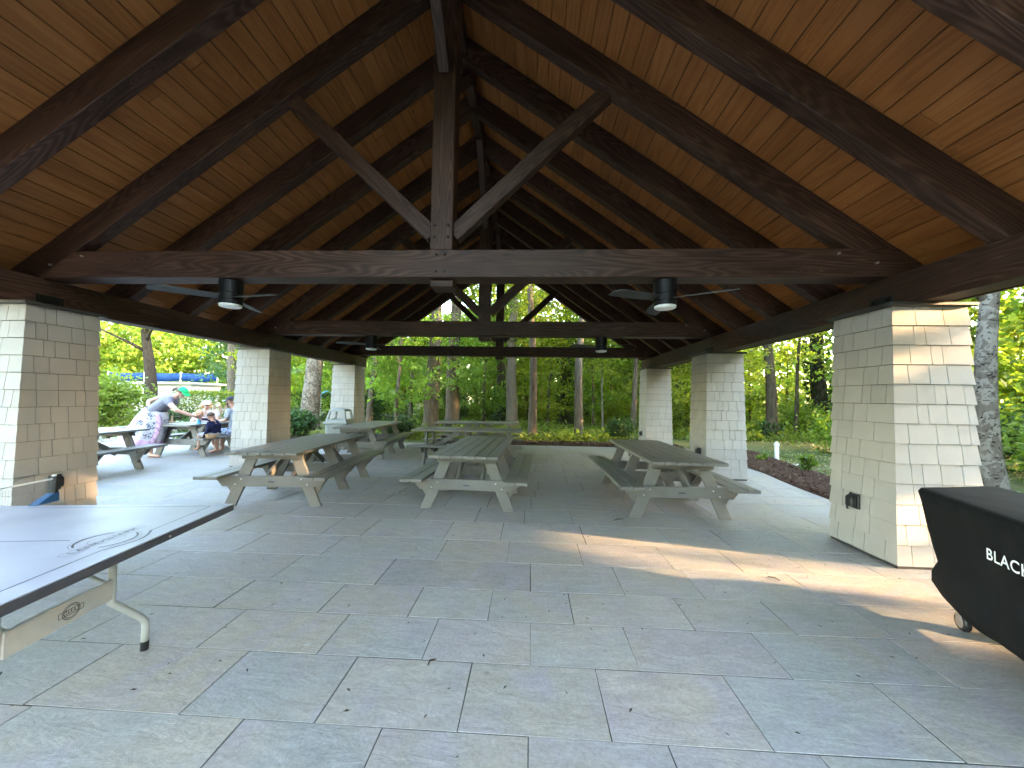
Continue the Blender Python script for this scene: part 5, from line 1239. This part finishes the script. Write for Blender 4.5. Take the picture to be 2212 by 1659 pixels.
for (x, y, rx, h, mk) in ((9.2, 5.6, 1.0, .9, 'leaf'), (10.6, 7.6, 1.3, 1.5, 'leaf'), (11.2, 9.6, 1.4, 1.7, 'leaf_d'), (9.6, 11.6, 1.2, 1.2, 'leaf'), (8.6, 18.4, 1.5, 1.6, 'leaf_y'), (6.3, 17.6, 1.4, 1.4, 'leaf'), (12.8, 18.2, 1.5, 1.5, 'leaf'), (15.8, 19.8, 1.6, 1.7, 'leaf_d'), (.8, 24.0, 1.8, 1.5, 'leaf_y'), (-2.8, 25.5, 1.8, 1.7, 'leaf'), (5.4, 22.5, 1.6, 1.6, 'leaf_y'), (-5.4, 20.6, 1.3, 1.3, 'leaf')):
    shrub((x, y), rx, h, int(1500 * rx), mk, .13, 'leafy undergrowth shrub at the edge of the wood', group='undergrowth shrubs')

# ground cover and litter
def scatter(n, x0, x1, y0, y1, size, mat, name, label, zmin=-.05, h=.22, keep=None, upr=.6):
    x = rng.uniform(x0, x1, n); y = y0 + (y1 - y0) * rng.uniform(0, 1, n) ** 1.4
    if keep is not None:
        k = keep(x, y); x, y = x[k], y[k]
    z = zmin + np.abs(rng.normal(0, h, len(x)))
    return tag(link(name, mesh_quads(name, leaves(np.stack([x, y, z], 1), size, -upr, .45, .45), M[mat])), label, 'plants', kind='stuff')
clump = lambda x, y: (np.sin(x * 1.3 + 2 * np.sin(y * .7)) + np.sin(y * 1.1 + x * .4) + rng.normal(0, .7, len(x))) > -.6
scatter(52000, -7.5, 16, 13.6, 34, .20, 'grass', 'ground_cover', 'low green ground cover on the woodland floor', h=.16, keep=lambda x, y: clump(x, y) & ~((x > 5) & (y < 15)))
scatter(9000, 6.1, 16, 4.5, 15, .09, 'grass_dry', 'sparse_grass', 'sparse dry grass right of the mulch bed', h=.03, keep=clump)
scatter(9000, -11, 3, 13.0, 15.5, .10, 'grass', 'sparse_grass', 'thin grass behind the far mulch bed', h=.035)
scatter(12000, -34, -12, 12.5, 30, .14, 'grass', 'lawn', 'rough lawn at the left behind the shrubs', h=.05, keep=lambda x, y: ~((x > -13.2 - (y - 12) * .95) & (x < -10.2 - (y - 12) * .8)))
# mulch chips
n = 5200; x = np.concatenate([rng.uniform(.03, 1.2, n), rng.uniform(-3.1, 4.85, n)]); y = np.concatenate([rng.uniform(1.3, 13.0, n), rng.uniform(12.0, 13.0, n)]); x[:n] += 4.64 + (y[:n] - 6) * .125
M['chip'] = leaf_mat('mulch_chip', [(0.030, 0.014, 0.010), (0.060, 0.030, 0.020), (0.085, 0.046, 0.032), (0.040, 0.020, 0.014), (0.17, 0.12, 0.085)], 0.0, .9)
tag(link('mulch_chips', mesh_quads('mulch_chips', leaves(np.stack([x, y, rng.uniform(0.015, .06, 2 * n)], 1), .07, 0, .5, .4), M['chip'])), 'loose wood chips of the mulch beds', 'mulch', kind='stuff')
# twigs and leaf bits on the paving
n = 520; x = rng.uniform(-4.5, 4.4, n); y = 1.0 + 8.5 * rng.uniform(0, 1, n) ** 1.5
M['litter'] = leaf_mat('leaf_litter', [(0.03, 0.022, 0.014), (0.06, 0.045, 0.025), (0.02, 0.018, 0.012), (0.30, 0.29, 0.26)], 0.0, .8)
tag(link('leaf_litter', mesh_quads('leaf_litter', leaves(np.stack([x, y, np.full(n, .006)], 1), .026, 0, .12, .38), M['litter'])), 'small dry leaf bits scattered on the paving', 'litter', kind='stuff')
for (x, y, a, L, lab) in ((1.05, 4.72, .5, .16, 'short bent twig on the paving beside the right picnic table'), (2.05, 3.35, -.7, .09, 'short twig lying in the sun streak on the paving'), (-.55, 2.10, 1.2, .06, 'curled dry leaf on the pale stone near the camera')):
    m = MB(); m.tube([(0, 0, .006), (L * .5, .012, .010), (L, -.01, .007)], [.004, .005, .003], 6); tag(m.build('twig', M['bark_dark'], world=Matrix.Translation((x, y, 0)) @ Matrix.Rotation(a, 4, 'Z')), lab, 'twig')

# ------------------------------------------------------------------ other small outdoor things
pv = thing('standpipe', (6.5, 10.19, -.05), 'white plastic standpipe standing in the sparse grass', 'pipe')
m = MB(); m.lathe([(.052, 0), (.052, .44)], 20); m.build('pipe_body', M['pipe'], pv, local=I4, smooth=False)
m = MB(); m.lathe([(.064, .41), (.064, .47), (.060, .478)], 20); cp_ = m.build('pipe_cap', M['pipe'], pv, local=I4); m = MB(); m.box((-.02, -.02, .479), (.02, .02, .51)); m.build('cap_nut', M['pipe'], cp_, local=I4)
for (x, y, r, lab) in ((6.35, 9.25, .13, 'pale flat stone by the white standpipe'), (6.15, 9.0, .08, 'small pale stone at the mulch edge')):
    m = MB(); m.sphere((0, 0, .02), (r, r * .6, r * .35), 9, 6); o = m.build('stone', M['rock'], world=Matrix.Translation((x, y, -.03)), smooth=False); tag(o, lab, 'stone')
# low picket fence at the left
fn = thing('picket_fence', (-13.6, 12.2, -.05), 'low weathered picket fence by the shrubs at the left', 'fence')
for k in range(14):
    timber('picket', (-1.3 + k * .2, 0, 0), (-1.3 + k * .2, 0, .72 + .03 * (k % 2)), .07, .025, M['fence'], fn, up=(0, 1, 0), local=True)
for z in (.2, .55): timber('rail', (-1.4, .03, z), (1.4, .03, z), .03, .07, M['fence'], fn, local=True)
fn = thing('picket_fence', (-12.6, 14.9, -.05), 'short piece of brown board fence behind the seated people', 'fence')
for k in range(6): timber('picket', (-.6 + k * .25, 0, 0), (-.6 + k * .25, 0, 1.05), .11, .03, M['fence'], fn, up=(0, 1, 0), local=True)
for z in (.3, .8): timber('rail', (-.75, .035, z), (.8, .035, z), .035, .08, M['fence'], fn, local=True)
# white poolside building and blue canvas screen
bd = thing('white_building', (-32.3, 31.5, -.05), 'low white building with a flat white roof behind the shrubs', 'building')
m = MB(); m.box((-3.6, -1.5, 0), (3.6, 1.5, 2.25)); m.build('wall', M['wall_white'], bd, local=I4)
m = MB(); m.box((-3.9, -1.9, 2.252), (3.9, 1.8, 2.45)); m.build('roof', M['adir'], bd, local=I4, bevel=.02)
m = MB(); m.tube([(.3, -1.56, 0), (.3, -1.56, 2.25)], .04, 10); m.build('downpipe', M['steel'], bd, local=I4)
m = MB(); m.box((1.9, -1.53, 0), (2.8, -1.502, 2.0)); dr = m.build('door', M['adir'], bd, local=I4); m = MB(); m.sphere((2.7, -1.56, 1.0), .04, 8, 6); m.build('door_knob', M['steel'], dr, local=I4)
cs = thing('canvas_screen', (-35.0, 34.0, -.05), 'long blue canvas screen hung between white posts', 'screen')
for k in range(4): 
    m = MB(); m.tube([(-6 + k * 3.7, 0, 0), (-6 + k * 3.7, 0, 3.55)], .07, 10); m.build('post', M['steel'], cs, local=I4)
v = []; nn = 48
for i in range(nn + 1):
    x = -6 + 11.1 * i / nn; sag = .14 * math.sin((i / nn * 3 % 1) * math.pi)
    for z, yy in ((3.45 - sag * .5, -.05), (2.75 - sag, -.02 + .05 * math.sin(i * 1.1))): v += [(x, yy, z), (x, yy + .01, z)]
fc = []
for i in range(nn):
    a = 4 * i; b = a + 4; fc += [(a, a + 2, b + 2, b), (a + 1, b + 1, b + 3, a + 3), (a, b, b + 1, a + 1), (a + 2, a + 3, b + 3, b + 2)]
m = MB(); m.add(v, fc); m.build('canvas', M['blue_fabric'], cs, local=I4, smooth=True)
# blue play hoop behind the sycamore
hp = thing('play_hoop', (-15.1, 27.0, -.05), 'bright blue curved hoop of a play frame behind the dark hedge', 'hoop')
m = MB(); m.tube([(.55 * math.cos(t * math.pi / 16), 0, 1.35 + .45 * math.sin(t * math.pi / 16)) for t in range(17)], .09, 10); m.build('hoop', plain('sky_blue_plastic', (.12, .42, .62), .4, .5), hp, local=I4, smooth=True)
for sx in (-1, 1): 
    m = MB(); m.tube([(sx * .55, 0, 0), (sx * .55, 0, 1.35)], .05, 8); m.build('post', M['steel'], hp, local=I4)
